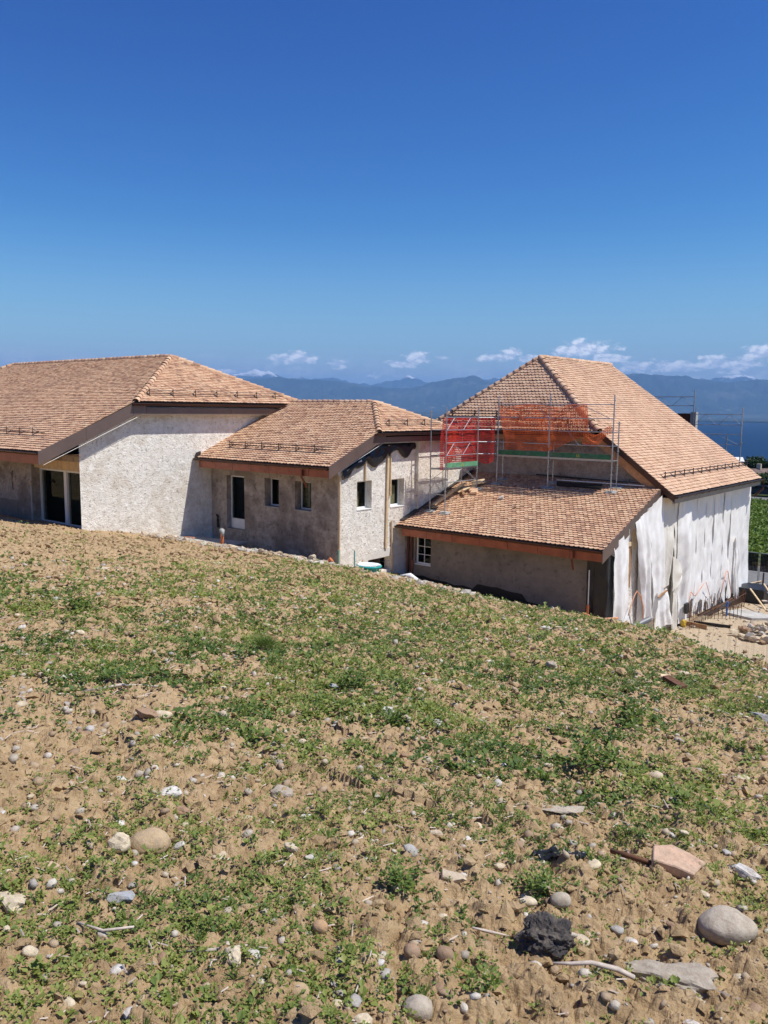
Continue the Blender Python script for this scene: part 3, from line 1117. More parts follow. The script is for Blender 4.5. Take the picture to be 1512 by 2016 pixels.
# door recess: the corner post is the wall end, the door sits back
mb = MB()
frS.box(mb, -3.40, -0.02, -2.28, -1.94, -0.42, -0.10)
mb.build('lintel_board', M_BATTEN, L)
dr = MB()
frS.box(dr, -3.38, -3.30, -4.30, -2.29, -0.42, -0.30)
frS.box(dr, -1.60, -1.42, -4.30, -2.29, -0.42, -0.28)
frS.box(dr, -0.07, -0.01, -4.30, -2.29, -0.42, -0.30)
frS.box(dr, -3.30, -0.07, -2.37, -2.29, -0.42, -0.302)
frS.box(dr, -3.30, -0.07, -4.36, -4.27, -0.42, -0.302)
door = dr.build('sliding_door', M_WHITE, L)
for a, b in ((-3.29, -1.61), (-1.41, -0.08)):
    g = MB()
    frS.box(g, a, b, -4.26, -2.38, -0.37, -0.355)
    g.build('pane', M_GLASS, door)
mb = MB()
frS.box(mb, -3.50, -3.41, -4.35, -1.80, 0.0, 0.025)
mb.build('door_jamb_strip', M_CONC, L)
pts = [frS.p(-4.80 + 0.13 * math.sin(t) * (1 if t > 0 else 1), -2.85 + 0.36 * math.cos(t), 0.05 + 0.03 * math.sin(t)) for t in np.linspace(math.pi, 2 * math.pi, 12)]
MB().tube(pts, 0.012, 6).build('cable_loop', M_DARKST, L)
MB().tube([frS.p(-3.43, -2.86, 0.06), frS.p(-3.36, -2.80, 0.10), frS.p(-3.30, -2.90, 0.10), frS.p(-3.25, -2.84, 0.09)], 0.03, 6).build('cable_knot', M_BATTEN, L)
mb = MB()
frS.box(mb, -22, -4.55, -4.6, -3.62, 0.0, 0.006)
mb.build('damp_render_patch', M_WALLR, L)

# eaves of the long side
MB().quad((-48, 13.44, -1.62), (-25.86, 13.44, -1.62), (-25.86, 14.99, -1.66), (-48, 14.99, -1.66)).build('soffit', M_WOOD, L)
fascia_run(L, (-46.5, 13.46, -1.62), (-25.9, 13.46, -1.62), 0.30, 0.03, M_COPPER, 2.0)
gutter(L, (-46.5, 13.42, -1.53), (-25.9, 13.42, -1.53), (0, -1, 0), 0.07)
# rake fascia and half hip eave
X0, X1 = -25.84, -25.80


def rake(parent, X, th, y0, z0, y1, z1, h, mat, cuts):
    for a, b in zip(cuts, cuts[1:]):
        a2, b2 = a + 0.0012, b - 0.0012
        q = [(X, y0 + (y1 - y0) * f, z0 + (z1 - z0) * f) for f in (a2, b2)]
        q += [(p_[0], p_[1], p_[2] - h) for p_ in q[::-1]]
        MB().prism(q, (th, 0, 0)).build('verge_panel', mat, parent)


rake(L, X0, 0.03, 13.32, -1.50, 16.95, 0.12, 0.45, M_RAKE, [0, 0.48, 1.0])
MB().prism([(X0, 16.953, 0.13), (X0, 17.50, 0.13 - 0.02), (X0, 17.50, -0.25), (X0, 17.34, -0.25), (X0, 16.953, -0.33)], (0.03, 0, 0)).build('verge_panel', M_RAKE, L)
fascia_run(L, (X0 + 0.005, 17.505, -0.02), (X0 + 0.005, 25.4, -0.02), 0.23, 0.025, M_RAKE, 4.0)
gutter(L, (X0 + 0.03, 16.9, 0.13), (X0 + 0.03, 25.5, 0.13), (1, 0, 0), 0.085)
MB().tube([(X0 - 0.01, 13.5, -1.94), (X0 - 0.01, 17.34, -0.27), (X0 - 0.01, 25.4, -0.27)], 0.007, 5).build('edge_trim', M_WHITE, L)
MB().quad((X0, 13.5, -1.72), (X0, 17.3, -0.12), (-26.2, 17.3, -0.12), (-26.2, 13.5, -1.72)) \
    .quad((X0, 17.3, -0.12), (X0, 25.4, -0.12), (-26.2, 25.4, -0.12), (-26.2, 17.3, -0.12)).build('soffit', M_RAKEG, L)

# ================================================================== middle wing
Mw = thing('farmhouse_wing', 'smaller middle farmhouse wing with a tall glass door and timber battens on its sunlit end', 'house',
           (-19.3, 20.8, -5.6))
Mm = [(-18.89, 19.94, -1.95), (-18.89, 22.5, -0.80), (-21.2, 24.92, 0.29), (-26.19, 24.92, 0.29), (-26.19, 19.94, -1.95)]
Ma = (-21.2, 24.92, 0.29)
Mhh = [(-18.89, 22.5, -0.80), (-18.89, 27.34, -0.80), Ma]
Mback = [(-18.89, 27.34, -0.80), (-18.89, 28.9, -1.5), (-26.19, 28.9, -1.5), (-26.19, 24.92, 0.29), Ma]
roofM = deck(Mw, [Mm, Mhh, Mback])
upM = Vector((0, 1, 0.45)).normalized()
uphM = (Vector(Ma) - Vector((-18.89, 24.92, -0.80))).normalized()
roof_tiles(roofM, [(Mm, (1, 0, 0), upM), (Mhh, (0, 1, 0), uphM)], M_TILE, M_TILE1, [0.05, 0.022])
caps(roofM, Mm[1], Ma, M_TILE1)
caps(roofM, (-18.89, 27.34, -0.78), Ma, M_TILE1)
caps(roofM, (-26.1, 24.92, 0.30), (-21.2, 24.92, 0.30), M_TILE1, 0.09)
snow_guard(Mw, Mm[0], (1, 0, 0), upM, -6.35, -0.75, 0.95, 0.93)
snow_guard(Mw, Mm[1], (0, 1, 0), uphM, 0.85, 4.2, 0.40, 1.1)
frS = Fr((-19.24, 20.71, 0), (1, 0, 0), (0, -1, 0))
frE = Fr((-19.24, 20.71, 0), (0, 1, 0), (1, 0, 0))
mb = MB()
wall_rect(mb, frS, -6.95, 0, -6.2, -2.02, [(-6.01, -4.95, -4.74, -2.62), (-3.79, -3.0, -3.68, -2.60), (-2.15, -1.31, -3.68, -2.61)], 0.40)
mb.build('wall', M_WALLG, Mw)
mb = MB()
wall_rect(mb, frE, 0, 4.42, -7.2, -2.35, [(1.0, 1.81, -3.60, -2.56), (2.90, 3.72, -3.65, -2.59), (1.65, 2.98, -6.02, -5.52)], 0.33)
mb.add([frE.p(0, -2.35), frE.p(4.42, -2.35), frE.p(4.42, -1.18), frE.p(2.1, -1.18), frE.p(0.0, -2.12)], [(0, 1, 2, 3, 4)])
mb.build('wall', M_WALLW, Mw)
# the slightly projecting stretch behind
mb = MB()
frN = Fr((-19.09, 25.13, 0), (0, 1, 0), (1, 0, 0))
wall_rect(mb, frN, 0, 3.77, -4.8, -1.16)
mb.quad((-19.24, 25.13, -4.8), (-19.09, 25.13, -4.8), (-19.09, 25.13, -1.16), (-19.24, 25.13, -1.16))
mb.build('wall', M_WALLW, Mw)
MB().box(-26.1, -19.3, 28.7, 28.8, -7, -1.6).build('wall', M_WALLG, Mw)
MB().box(-26.1, -19.5, 23.3, 23.33, -7, -1.2).box(-22.2, -22.15, 21, 23, -6, -1.8).box(-26.1, -19.6, 21.6, 21.65, -6.5, -2.1).build('dark_backing_wall', M_INT, Mw)  # dark walls added close behind the windows to keep the panes dark
window(Mw, frS, -6.0, -4.96, -4.73, -2.63, 0.24, 0.06, name='glass_door', bottom=0.33, sill=False)
window(Mw, frS, -3.78, -3.01, -3.66, -2.61, 0.34, 0.05, sill=M_CONC)
window(Mw, frS, -2.14, -1.32, -3.66, -2.62, 0.34, 0.05, sill=M_CONC)
MB().box(-21.45, -21.1, 21.2, 21.25, -3.6, -2.7).build('insulation_board', M_CORK, Mw)
window(Mw, frE, 1.01, 1.80, -3.58, -2.57, 0.27, 0.05)
window(Mw, frE, 2.91, 3.71, -3.63, -2.60, 0.27, 0.05)
for q_ in ((2.97, 3.52, -3.57, -2.85), (1.07, 1.42, -3.52, -2.95)):
    mb = MB()
    frE.box(mb, *q_, -0.325, -0.305)
    mb.build('insulation_board', M_CORK, Mw)
mb = MB()
mb.add([frE.p(1.35, -5.42, 0.02), frE.p(1.75, -5.28, 0.02), frE.p(2.95, -5.16, 0.02), frE.p(4.3, -5.14, 0.02), frE.p(4.3, -5.50, 0.02), frE.p(1.63, -5.50, 0.02), frE.p(1.55, -6.1, 0.02), frE.p(1.3, -6.1, 0.02)],
       [(0, 7, 6, 5, 4, 3, 2, 1)])
mb.build('smooth_lintel_render', simple('pale_fresh_render', (0.68, 0.65, 0.60), 0.9, 0, 0.08, 4, 0.003, 20), Mw)
mb = MB()
frE.box(mb, 2.98, 4.0, -7.0, -5.52, 0.0, 0.02)
mb.build('base_render', bpy.data.materials['pale_fresh_render'], Mw)
MB().box(-20.9, -20.8, 22, 24.4, -7, -5.2).build('dark_backing_wall', M_BLACKM, Mw)
for (u, z0, z1, w, lean) in ((0.03, -2.30, -6.1, 0.05, 0), (1.40, -1.65, -2.55, 0.05, 0), (2.68, -1.30, -5.18, 0.10, -0.07), (2.82, -1.30, -3.2, 0.045, 0.02), (2.92, -4.15, -6.15, 0.05, 0.08)):
    MB().bar(frE.p(u, z0, 0.06), frE.p(u + lean, z1, 0.05), w, 0.05, (1, 0, 0)).build('batten', M_BATTEN, Mw)
MB().bar(frE.p(1.28, -5.45, 0.04), frE.p(1.28, -6.1, 0.04), 0.03, 0.03).build('batten', M_BATTEN, Mw)
# black plastic tucked up under the eaves
def drape(name, parent, fn, nu, nv, mat, uv=None):
    V = np.array([fn(u, v) for v in np.linspace(0, 1, nv) for u in np.linspace(0, 1, nu)])
    I = np.arange(nu * nv).reshape(nv, nu)
    F = np.stack([I[:-1, :-1], I[:-1, 1:], I[1:, 1:], I[1:, :-1]], -1).reshape(-1, 4)
    o = np_mesh(name, V, F, mat, parent, True)
    if uv:
        me = o.data
        ul = me.uv_layers.new(name='UVMap')
        vi = np.empty(len(me.loops), np.int32)
        me.loops.foreach_get('vertex_index', vi)
        g = np.array([(u * uv[0], v * uv[1]) for v in np.linspace(0, 1, nv) for u in np.linspace(0, 1, nu)], np.float32)
        ul.data.foreach_set('uv', g[vi].ravel())
        # netting keeps its holes from both sides
    return o


def nz(a, b, c, s=1.0):
    return mnoise.noise(Vector((a * s, b * s, c * s)))


def hang1(u, v):
    uu = 0.15 + 4.15 * u
    top = min(-1.24, -2.22 + 0.45 * uu)
    if uu < 1.5:
        d = 0.20 + 0.16 * abs(math.sin(uu * 4.0))
    elif uu < 2.65:
        d = 0.35 + 0.42 * math.sin((uu - 1.5) / 1.15 * math.pi)
    else:
        d = 0.42 + 0.16 * math.sin(uu * 5.5)
    z = top - d * v
    return frE.p(uu, z, 0.05 + 0.07 * math.sin(v * 3) + 0.05 * nz(uu, v, 1, 3.0))


drape('black_plastic_flap', Mw, hang1, 70, 14, M_BLACKP)
for u_ in (0.45, 1.05):
    MB().obox(frE.p(u_, -2.32 + 0.45 * u_, 0.08), (0, 0.09, 0.035), (0.02, 0, 0), (0, 0, 0.03)).build('plastic_scrap', M_SHEET, Mw)
# wires and holes on the shaded side
MB().tube([frS.p(-4.25, -2.86, 0.01), frS.p(-4.33, -2.93, 0.05), frS.p(-4.30, -3.02, 0.04), frS.p(-4.25, -3.06, 0.01)], 0.009, 5).build('cable_loop', M_DARKST, Mw)
MB().tube([frS.p(-6.55, -4.35, 0.02), frS.p(-6.52, -4.25, 0.10), frS.p(-6.45, -4.42, 0.12), frS.p(-6.52, -4.75, 0.05)], 0.05, 7).build('cable_stub', M_DARKST, Mw)
MB().quad((-26.19, 19.96, -2.05), (-18.90, 19.96, -2.05), (-18.90, 20.71, -2.08), (-26.19, 20.71, -2.08)).build('soffit', M_WOOD, Mw)
fascia_run(Mw, (-26.0, 19.99, -2.07), (-18.93, 19.99, -2.07), 0.25, 0.03, M_COPPER, 1.0)
gutter(Mw, (-26.17, 19.93, -1.975), (-18.93, 19.93, -1.975), (0, -1, 0), 0.07)
X0 = -18.89
rake(Mw, X0, 0.03, 19.86, -1.93, 22.30, -0.86, 0.42, M_RAKE, [0, 0.56, 1.0])
MB().prism([(X0, 22.303, -0.86), (X0, 22.85, -0.88), (X0, 22.85, -1.18), (X0, 22.76, -1.18), (X0, 22.303, -1.27)], (0.03, 0, 0)).build('verge_panel', M_RAKE, Mw)
fascia_run(Mw, (X0 + 0.005, 22.855, -0.98), (X0 + 0.005, 27.3, -0.98), 0.20, 0.025, M_RAKE, 2.2)
gutter(Mw, (X0 + 0.03, 22.2, -0.85), (X0 + 0.03, 27.3, -0.85), (1, 0, 0), 0.08)
MB().tube([(X0 - 0.01, 20.0, -2.29), (X0 - 0.01, 22.76, -1.20), (X0 - 0.01, 27.2, -1.20)], 0.007, 5).build('edge_trim', M_WHITE, Mw)
MB().quad((X0, 20, -2.10), (X0, 22.8, -1.0), (-19.24, 22.8, -1.0), (-19.24, 20, -2.10)) \
    .quad((X0, 22.8, -1.06), (X0, 27.3, -1.06), (-19.24, 27.3, -1.06), (-19.24, 22.8, -1.06)).build('soffit', M_DECK, Mw)
MB().tube([(-20.24, 19.90, -2.10), (-20.24, 19.90, -2.34)], 0.05, 10).tube([(-20.24, 19.90, -2.33), (-20.34, 20.15, -2.55), (-20.42, 20.35, -2.75)], 0.036, 10).build('downpipe_stub', M_COPPER, Mw)
MB().prism([(-26.15, 19.86, -1.98), (-26.15, 19.93, -1.75), (-26.15, 20.1, -1.7), (-26.15, 20.1, -1.98)], (0.1, 0, 0)).build('flashing', M_DARKST, Mw)

# ================================================================== lean-to on the right
R = thing('lean_to', 'low grey rendered lean-to with a copper fascia and broad tiled roof carrying the scaffold', 'outbuilding', (-11, 24.6, -6.9))
XRo = -10.80
Rm = [(XRo, 23.95, -4.35), (XRo, 28.88, -2.587), (-19.07, 28.88, -2.587), (-19.22, 25.2, -3.903), (-19.22, 23.95, -4.35)]
roofR = deck(R, [Rm])
upR = Vector((0, 1, 0.3576)).normalized()
roof_tiles(roofR, [(Rm, (1, 0, 0), upR)], M_TILE, M_TILE1, [0.05])
frS = Fr((-10.95, 24.55, 0), (1, 0, 0), (0, -1, 0))
frE = Fr((-10.95, 24.55, 0), (0, 1, 0), (1, 0, 0))
mb = MB()
wall_rect(mb, frS, -8.29, 0, -7.6, -4.28, [(-7.79, -7.05, -5.87, -4.80)], 0.2)
mb.build('wall', M_WALLR, R)
window(R, frS, -7.78, -7.06, -5.86, -4.81, 0.12, 0.055, cols=2, rows=3)
mb = MB()
frS.box(mb, -8.29, -7.80, -7.3, -4.40, 0.0, 0.015)
mb.build('rough_strip', M_WALLG, R)
mb = MB()
pb = [frS.p(-8.2, -6.30, 0.012)]
for i in range(40):
    u = -8.2 + 8.0 * i / 39
    pb.append(frS.p(u, -6.28 - 0.09 * (u + 8.2) * 0.62 + 0.07 * mnoise.noise(Vector((u * 2.1, 0, 0))) + (0.22 if 3.0 < u + 8.2 < 5.2 and mnoise.noise(Vector((u * 4, 3, 0))) > -0.12 else 0) - (0.06 if i in (0, 39) else 0), 0.012))
pb.append(frS.p(-0.2, -7.5, 0.012))
pb.append(frS.p(-8.2, -7.5, 0.012))
mb.prism(pb[1:], (0, -0.012, 0))
mb.build('bitumen_base', M_BLACKM, R)
mb = MB()
mb.add([frE.p(0, -9), frE.p(4.3, -9), frE.p(4.3, -2.80), frE.p(-0.0, -4.30)], [(0, 1, 2, 3)])
mb.build('wall', M_WALLW, R)
MB().box(-19.0, -11.1, 26.5, 26.52, -8, -3.6).build('dark_backing_wall', M_INT, R)
MB().box(-18.9, -17.6, 25.0, 25.9, -7.5, -6.2).build('interior_bench', M_CONC, R)
for u_ in (-8.08, -7.90):
    MB().tube([frS.p(u_, -4.5, 0.07), frS.p(u_, -7.2, 0.07)], 0.055, 8).build('brown_pipe', M_BROWNP, R)
MB().tube([frS.p(-7.86, -5.75, 0.09), frS.p(-7.86, -6.3, 0.09)], 0.045, 8).build('red_pipe_joint', M_COPPER, R)
MB().quad((-19.2, 23.98, -4.46), (XRo, 23.98, -4.46), (XRo, 24.55, -4.48), (-19.2, 24.55, -4.48)).build('soffit', M_WOOD, R)
fascia_run(R, (-18.95, 24.0, -4.47), (XRo - 0.03, 24.0, -4.47), 0.26, 0.03, M_COPPER, 1.18)
gutter(R, (-19.2, 23.94, -4.37), (XRo - 0.02, 23.94, -4.37), (0, -1, 0), 0.07)
rake(R, XRo, 0.03, 23.84, -4.36, 28.60, -2.66, 0.40, M_RAKE, [0, 0.42, 1.0])
MB().tube([(-11.86, 23.88, -4.48), (-11.86, 23.88, -4.72)], 0.05, 10).tube([(-11.86, 23.88, -4.70), (-11.94, 24.1, -4.92), (-12.0, 24.3, -5.16)], 0.036, 10).build('downpipe_stub', M_COPPER, R)
MB().tube([frS.p(-7.9, -4.66, 0.12), frS.p(-7.72, -4.92, 0.05), frS.p(-7.55, -4.68, 0.12)], 0.008, 5).build('hanging_wire', M_BATTEN, R)
# timber window frame showing between the sheets
mb = MB()
frE.box(mb, 1.50, 1.58, -5.6, -3.95, 0.0, 0.05)
frE.box(mb, 1.86, 2.20, -4.6, -3.7, 0.0, 0.05)
frE.box(mb, 1.50, 2.3, -4.5, -4.35, 0.0, 0.052)
mb.build('timber_frame', M_BATTEN, R)
mb = MB()
frE.box(mb, 1.585, 1.95, -5.95, -4.52, 0.0, 0.02)
mb.build('window', M_PLANK, R)
# flashing up against the wing wall
MB().bar((-19.13, 24.2, -4.18), (-19.02, 28.8, -2.5), 0.22, 0.02, (0, 0, 1)).build('flashing', M_DARKST, R)

# ================================================================== barn
G = thing('barn', 'tallest building at the right, steep tiled half-hipped roof and walls draped in white plastic', 'barn', (-11, 29, -8.2))
Ga = (-17.2, 31.0, 2.28)
Gs = 0.756
Gm = [(-10.35, 28.5, -2.90), (-10.35, 39.4, -2.90), (-17.2, 38.0, 2.28), Ga, (-13.25, 28.5, -0.71)]
Ghh = [(-21.15, 28.5, -0.71), (-13.25, 28.5, -0.71), Ga]
Gw = [(-21.15, 28.5, -0.71), Ga, (-17.2, 38.0, 2.28), (-24.05, 39.4, -2.9), (-24.05, 28.5, -2.9)]
Gb = [(-17.2, 38.0, 2.28), (-10.35, 39.4, -2.9), (-24.05, 39.4, -2.9)]
roofG = deck(G, [Gm, Ghh, Gw, Gb])
upG = Vector((-1, 0, Gs)).normalized()
uphG = (Vector(Ga) - Vector((-17.2, 28.5, -0.71))).normalized()
roof_tiles(roofG, [(Gm, (0, 1, 0), upG), (Ghh, (1, 0, 0), uphG)], M_TILEG, M_TILEG1, [0.012, 0.055])
caps(roofG, (-13.25, 28.5, -0.70), Ga, M_TILEG1, 0.12)
caps(roofG, (-21.15, 28.5, -0.70), Ga, M_TILEG1, 0.10)
caps(roofG, (-17.2, 38.0, 2.29), (-17.2, 31.05, 2.29), M_TILEG1, 0.09)
snow_guard(G, Gm[0], (0, 1, 0), upG, 0.65, 10.9, 0.80, 0.98)
snow_guard(G, Ghh[0], (1, 0, 0), uphG, 0.9, 6.4, 0.60, 1.1)
snow_guard(G, Ghh[0], (1, 0, 0), uphG, 0.9, 6.8, 0.30, 1.1)
MB().add([(-23.3, 28.9, -8), (-10.95, 28.9, -8), (-10.95, 28.9, -3.42), (-10.95, 28.9, -2.66), (-13.35, 28.9, -0.88), (-21.05, 28.9, -0.88), (-23.3, 28.9, -2.7)],
         [(0, 1, 2, 3, 4, 5, 6)]).build('wall', M_WALLO, G)
frG = Fr((-10.95, 28.9, 0), (0, 1, 0), (1, 0, 0))
mb = MB()
wall_rect(mb, frG, 0, 10.35, -9.6, -2.66)
mb.build('wall', M_WALLW, G)
MB().box(-23.3, -11.0, 39.2, 39.25, -10, -2.75).box(-23.3, -23.25, 29, 39.2, -10, -2.75).build('wall', M_WALLG, G)
# eaves and verges
fascia_run(G, (-20.9, 28.46, -0.80), (-13.35, 28.46, -0.80), 0.10, 0.03, M_GUTTER, 3)
fascia_run(G, (-20.9, 28.60, -0.92), (-13.5, 28.60, -0.92), 0.20, 0.03, M_WOOD, 2.5)
MB().quad((-21, 28.5, -0.93), (-13.4, 28.5, -0.93), (-13.4, 28.9, -0.93), (-21, 28.9, -0.93)).build('soffit', M_DECK, G)
gutter(G, (-21.1, 28.47, -0.76), (-13.35, 28.47, -0.76), (0, -1, 0), 0.06)
a0, a1 = Vector((-13.2, 28.47, -0.72)), Vector((-10.28, 28.47, -2.92))
MB().prism([a0, a1, a1 - Vector((0, 0, 0.24)), a0 - Vector((0.0, 0, 0.24))], (0, 0.03, 0)).build('verge_panel', M_GUTTER, G)
b0, b1 = Vector((-13.35, 28.58, -0.88)), Vector((-10.75, 28.58, -2.86))
MB().prism([b0, b1, b1 - Vector((0, 0, 0.33)), b0 - Vector((0.0, 0, 0.33))], (0, 0.03, 0)).build('verge_board', M_WOOD, G)
MB().quad(a0 + Vector((0, 0, -0.1)), a1 + Vector((0, 0, -0.1)), a1 + Vector((0, 0.42, -0.1)), a0 + Vector((0, 0.42, -0.1))).build('soffit', M_WOOD, G)
fascia_run(G, (-10.37, 28.5, -2.96), (-10.37, 39.35, -2.96), 0.24, 0.03, M_RAKEG, 2.6)
gutter(G, (-10.33, 28.5, -2.93), (-10.33, 39.45, -2.93), (1, 0, 0), 0.085)
MB().quad((-10.36, 28.5, -3.0), (-10.36, 39.3, -3.0), (-10.95, 39.3, -3.0), (-10.95, 28.5, -3.0)).build('soffit', M_WOOD, G)
MB().tube([(-10.2, 39.3, -3.0), (-10.2, 39.3, -3.35), (-10.55, 39.2, -3.75)], 0.05, 8).build('downpipe', M_GUTTER, G)
# chimney and dormer seen past the far verge
MB().box(-14.25, -13.98, 41.0, 41.3, -3.2, 0.05).build('chimney', M_CONC, G)
MB().box(-14.9, -14.27, 41.0, 41.3, -3.2, -0.02).build('dormer_cheek', M_BROWNP, G)
MB().bar((-16.0, 28.87, -2.50), (-11.2, 28.87, -2.60), 0.14, 0.05).build('wall_flashing', M_BLACKM, G)
# ================================================================== scaffolds
def roofR_z(y):
    return -4.35 + 0.3576 * (y - 23.95) + 0.05


def _rings(s, x, y, z, top):
    while z < top:
        s.tube([(x, y, z), (x, y, z + 0.025)], 0.042, 7)
        z += 0.5
    return s


MB.rings = _rings


def foot(sc, x, y, top, tilt=0.0, name='post'):
    z0 = roofR_z(y)
    MB().tube([(x, y, z0 + 0.22), (x, y, top)], 0.024, 7).tube([(x, y, z0 + 0.04), (x, y, z0 + 0.30)], 0.017, 6).tube([(x, y, z0 + 0.30), (x, y, z0 + 0.33)], 0.04, 7)\
        .rings(x, y, z0 + 0.8, top).build(name, M_STEEL, sc)
    MB().box(x - 0.08, x + 0.08, y - 0.08, y + 0.08, z0 + 0.02, z0 + 0.035).build('base_plate', M_STEEL, sc)
    MB().obox((x, y, z0 + 0.0), (0.22, 0, 0), (0, 0.11, 0.039), (0, -0.007, 0.018)).build('sole_board', M_CONC, sc)


def rail(sc, a, b, r=0.02, name='rail'):
    MB().tube([a, b], r, 6).build(name, M_STEEL, sc)


def truss(sc, a, b, h, n=1, name='brace'):
    """V bracing between two rails h apart"""
    a, b = Vector(a), Vector(b)
    d = (b - a)
    for i in range(n):
        l, m_, r = a + d * (i / n), a + d * ((i + 0.5) / n), a + d * ((i + 1) / n)
        MB().tube([l + d * 0.04 / n, m_ + Vector((0, 0, h))], 0.011, 5).build(name, M_STEEL, sc)
        MB().tube([m_ + Vector((0, 0, h)), r - d * 0.04 / n], 0.011, 5).build(name, M_STEEL, sc)


def lettering(text, size, origin, ux, uz, mat, parent):
    cu = bpy.data.curves.new('lettering', 'FONT')
    cu.body = text
    cu.size = size
    cu.extrude = 0.002
    cu.align_x = 'CENTER'
    tmp = bpy.data.objects.new('lettering_curve', cu)
    C.objects.link(tmp)
    dg = bpy.context.evaluated_depsgraph_get()
    me = bpy.data.meshes.new_from_object(tmp.evaluated_get(dg))
    bpy.data.objects.remove(tmp)
    ux, uz = Vector(ux).normalized(), Vector(uz).normalized()
    un = ux.cross(uz)
    M = Matrix((ux, uz, un)).transposed().to_4x4()
    M.translation = Vector(origin)
    me.transform(M)
    me.materials.clear()
    me.materials.append(mat)
    o = bpy.data.objects.new('lettering', me)
    C.objects.link(o)
    o.parent = parent
    return o


# long scaffold in front of the barn
S1 = thing('scaffold', 'long steel scaffold standing on the lean-to roof before the barn, with dark green toe boards', 'scaffold', (-15, 28, -2.9))
yo, yi = 27.9, 28.34
for x, t in ((-17.25, 0.58), (-14.98, 0.64), (-12.42, 0.60)):
    foot(S1, x, yo, t)
for x, t in ((-17.25, -1.15), (-15.0, -1.15), (-12.40, -0.34)):
    foot(S1, x, yi, t)
for x0, x1 in ((-17.25, -14.98), (-14.98, -12.42)):
    for z in (0.27, -0.24):
        rail(S1, (x0, yo, z), (x1, yo, z))
    for z in (-0.72, -1.22):
        rail(S1, (x0, yo, z), (x1, yo, z), 0.016)
    truss(S1, (x0, yo, -0.24), (x1, yo, -0.24), 0.50, 2 if x0 < -16 else 1)
    MB().box(x0 + 0.03, x1 - 0.03, yo + 0.04, yi - 0.02, -1.79, -1.745).build('platform', M_STEEL, S1)
    MB().tube([(x0, yo, -1.72), (x1, yo, -1.72)], 0.022, 6).build('ledger', M_STEEL, S1)
    b = MB().box(x0 + 0.05, x1 - 0.05, yo - 0.035, yo - 0.010, -1.70, -1.53).build('toe_board', M_GREENB, S1)
    xm = x0 + 0.62 * (x1 - x0) if x0 < -16 else x0 + 0.48 * (x1 - x0)
    lettering('ES', 0.14, (xm, yo - 0.038, -1.665), (1, 0, 0), (0, 0, 1), M_GTEXT if x0 < -16 else M_YTEXT, b)
for x in (-17.25, -14.99, -12.41):
    rail(S1, (x, yo, -1.76), (x, yi, -1.76), 0.02, 'transom')
for z in (-0.72, -1.22):
    rail(S1, (-12.42, yo, z), (-12.40, yi, z), 0.015)
MB().tube([(-14.2, yo, -0.74), (-13.75, yo, -1.22)], 0.012, 5).build('brace', M_STEEL, S1)
MB().tube([(-15.0, yi, -1.8), (-14.98, yo, -2.2)], 0.012, 5).build('brace', M_STEEL, S1)
MB().tube([(-15.0, yo, -1.8), (-15.0, yi, -2.2)], 0.012, 5).build('brace', M_STEEL, S1)
for x in (-12.42,):
    for y in (yo, yi):
        for z in (-2.0, -2.25):
            MB().tube([(x - 0.06, y, z), (x + 0.06, y, z)], 0.014, 5).build('wedge_collar', M_STEEL, S1)

# tower scaffold at the wing's end
S2 = thing('scaffold', 'narrow scaffold tower with sunlit green toe board at the left end of the lean-to roof', 'scaffold', (-18, 25.5, -4))
xo, xi = -17.80, -18.55
y0, y1 = 25.13, 27.30
for (x, y, t) in ((xo, y0, 0.13), (xi, y0 + 0.05, 0.0), (xo, y1, 0.10), (xi, y1, -0.3)):
    foot(S2, x, y, t)
for z in (-0.26, -0.74, -1.22, -1.70):
    rail(S2, (xo, y0, z), (xo, y1, z))
for z in (-0.74, -1.72, -2.20, -3.2):
    rail(S2, (xi, y0 + 0.05, z), (xo, y0, z), 0.016, 'transom')
rail(S2, (xi, y0 + 0.05, -1.72), (xi, y1, -1.72), 0.016)
rail(S2, (xi, y0 + 0.05, -0.74), (xi, y1, -0.74), 0.014)
truss(S2, (xo, y0, -0.74), (xo, y1, -0.74), 0.48, 2)
truss(S2, (xo, y0, -1.70), (xo, y1, -1.70), 0.48, 2)
rail(S2, (xo, y0, -2.20), (xo, y1, -2.20), 0.022, 'ledger')
rail(S2, (xo, y0, -2.72), (xo, y1, -2.72))
truss(S2, (xo, y0, -2.72), (xo, y1, -2.72), 0.50, 1)
MB().tube([(xi, y0, -2.72), (xo, y0, -2.20)], 0.011, 5).build('brace', M_STEEL, S2)
MB().tube([(xo, y1, -2.75), (xi, y1, -2.2)], 0.011, 5).build('brace', M_STEEL, S2)
MB().box(xi + 0.03, xo - 0.03, y0 + 0.03, y1 - 0.03, -2.25, -2.20).build('platform', M_STEEL, S2)
b = MB().box(xo + 0.012, xo + 0.037, y0 + 0.04, y1 - 0.04, -2.16, -1.98).build('toe_board', M_GREENP, S2)
lettering('ES', 0.13, (xo + 0.040, 26.2, -2.12), (0, 1, 0), (0, 0, 1), M_YTEXT, b)
for z in (-0.26, -0.74, -1.22, -1.70):
    rail(S2, (xo, y1, z), (-17.28, yo - 0.02, z), 0.016)

# safety nets
def net_red(u, v):
    s = u * 3.3
    if s < 2.3:
        p = Vector((xo - 0.05, y0 - 0.02 + s, 0))
    else:
        t = (s - 2.3)
        p = Vector((xo - 0.05 + 0.45 * t, y0 + 2.28 + 0.55 * t, 0))
    z0, z1 = -0.27, (-2.0 if s < 2.3 else -2.0 - 0.12 * math.sin((s - 2.3) * 3.1))
    z = z0 + (z1 - z0) * v
    w = 0.05 * nz(s, z, 2, 2.2) * (1.2 - abs(v - 0.5))
    return p + Vector((w - 0.03, -0.3 * w, z))


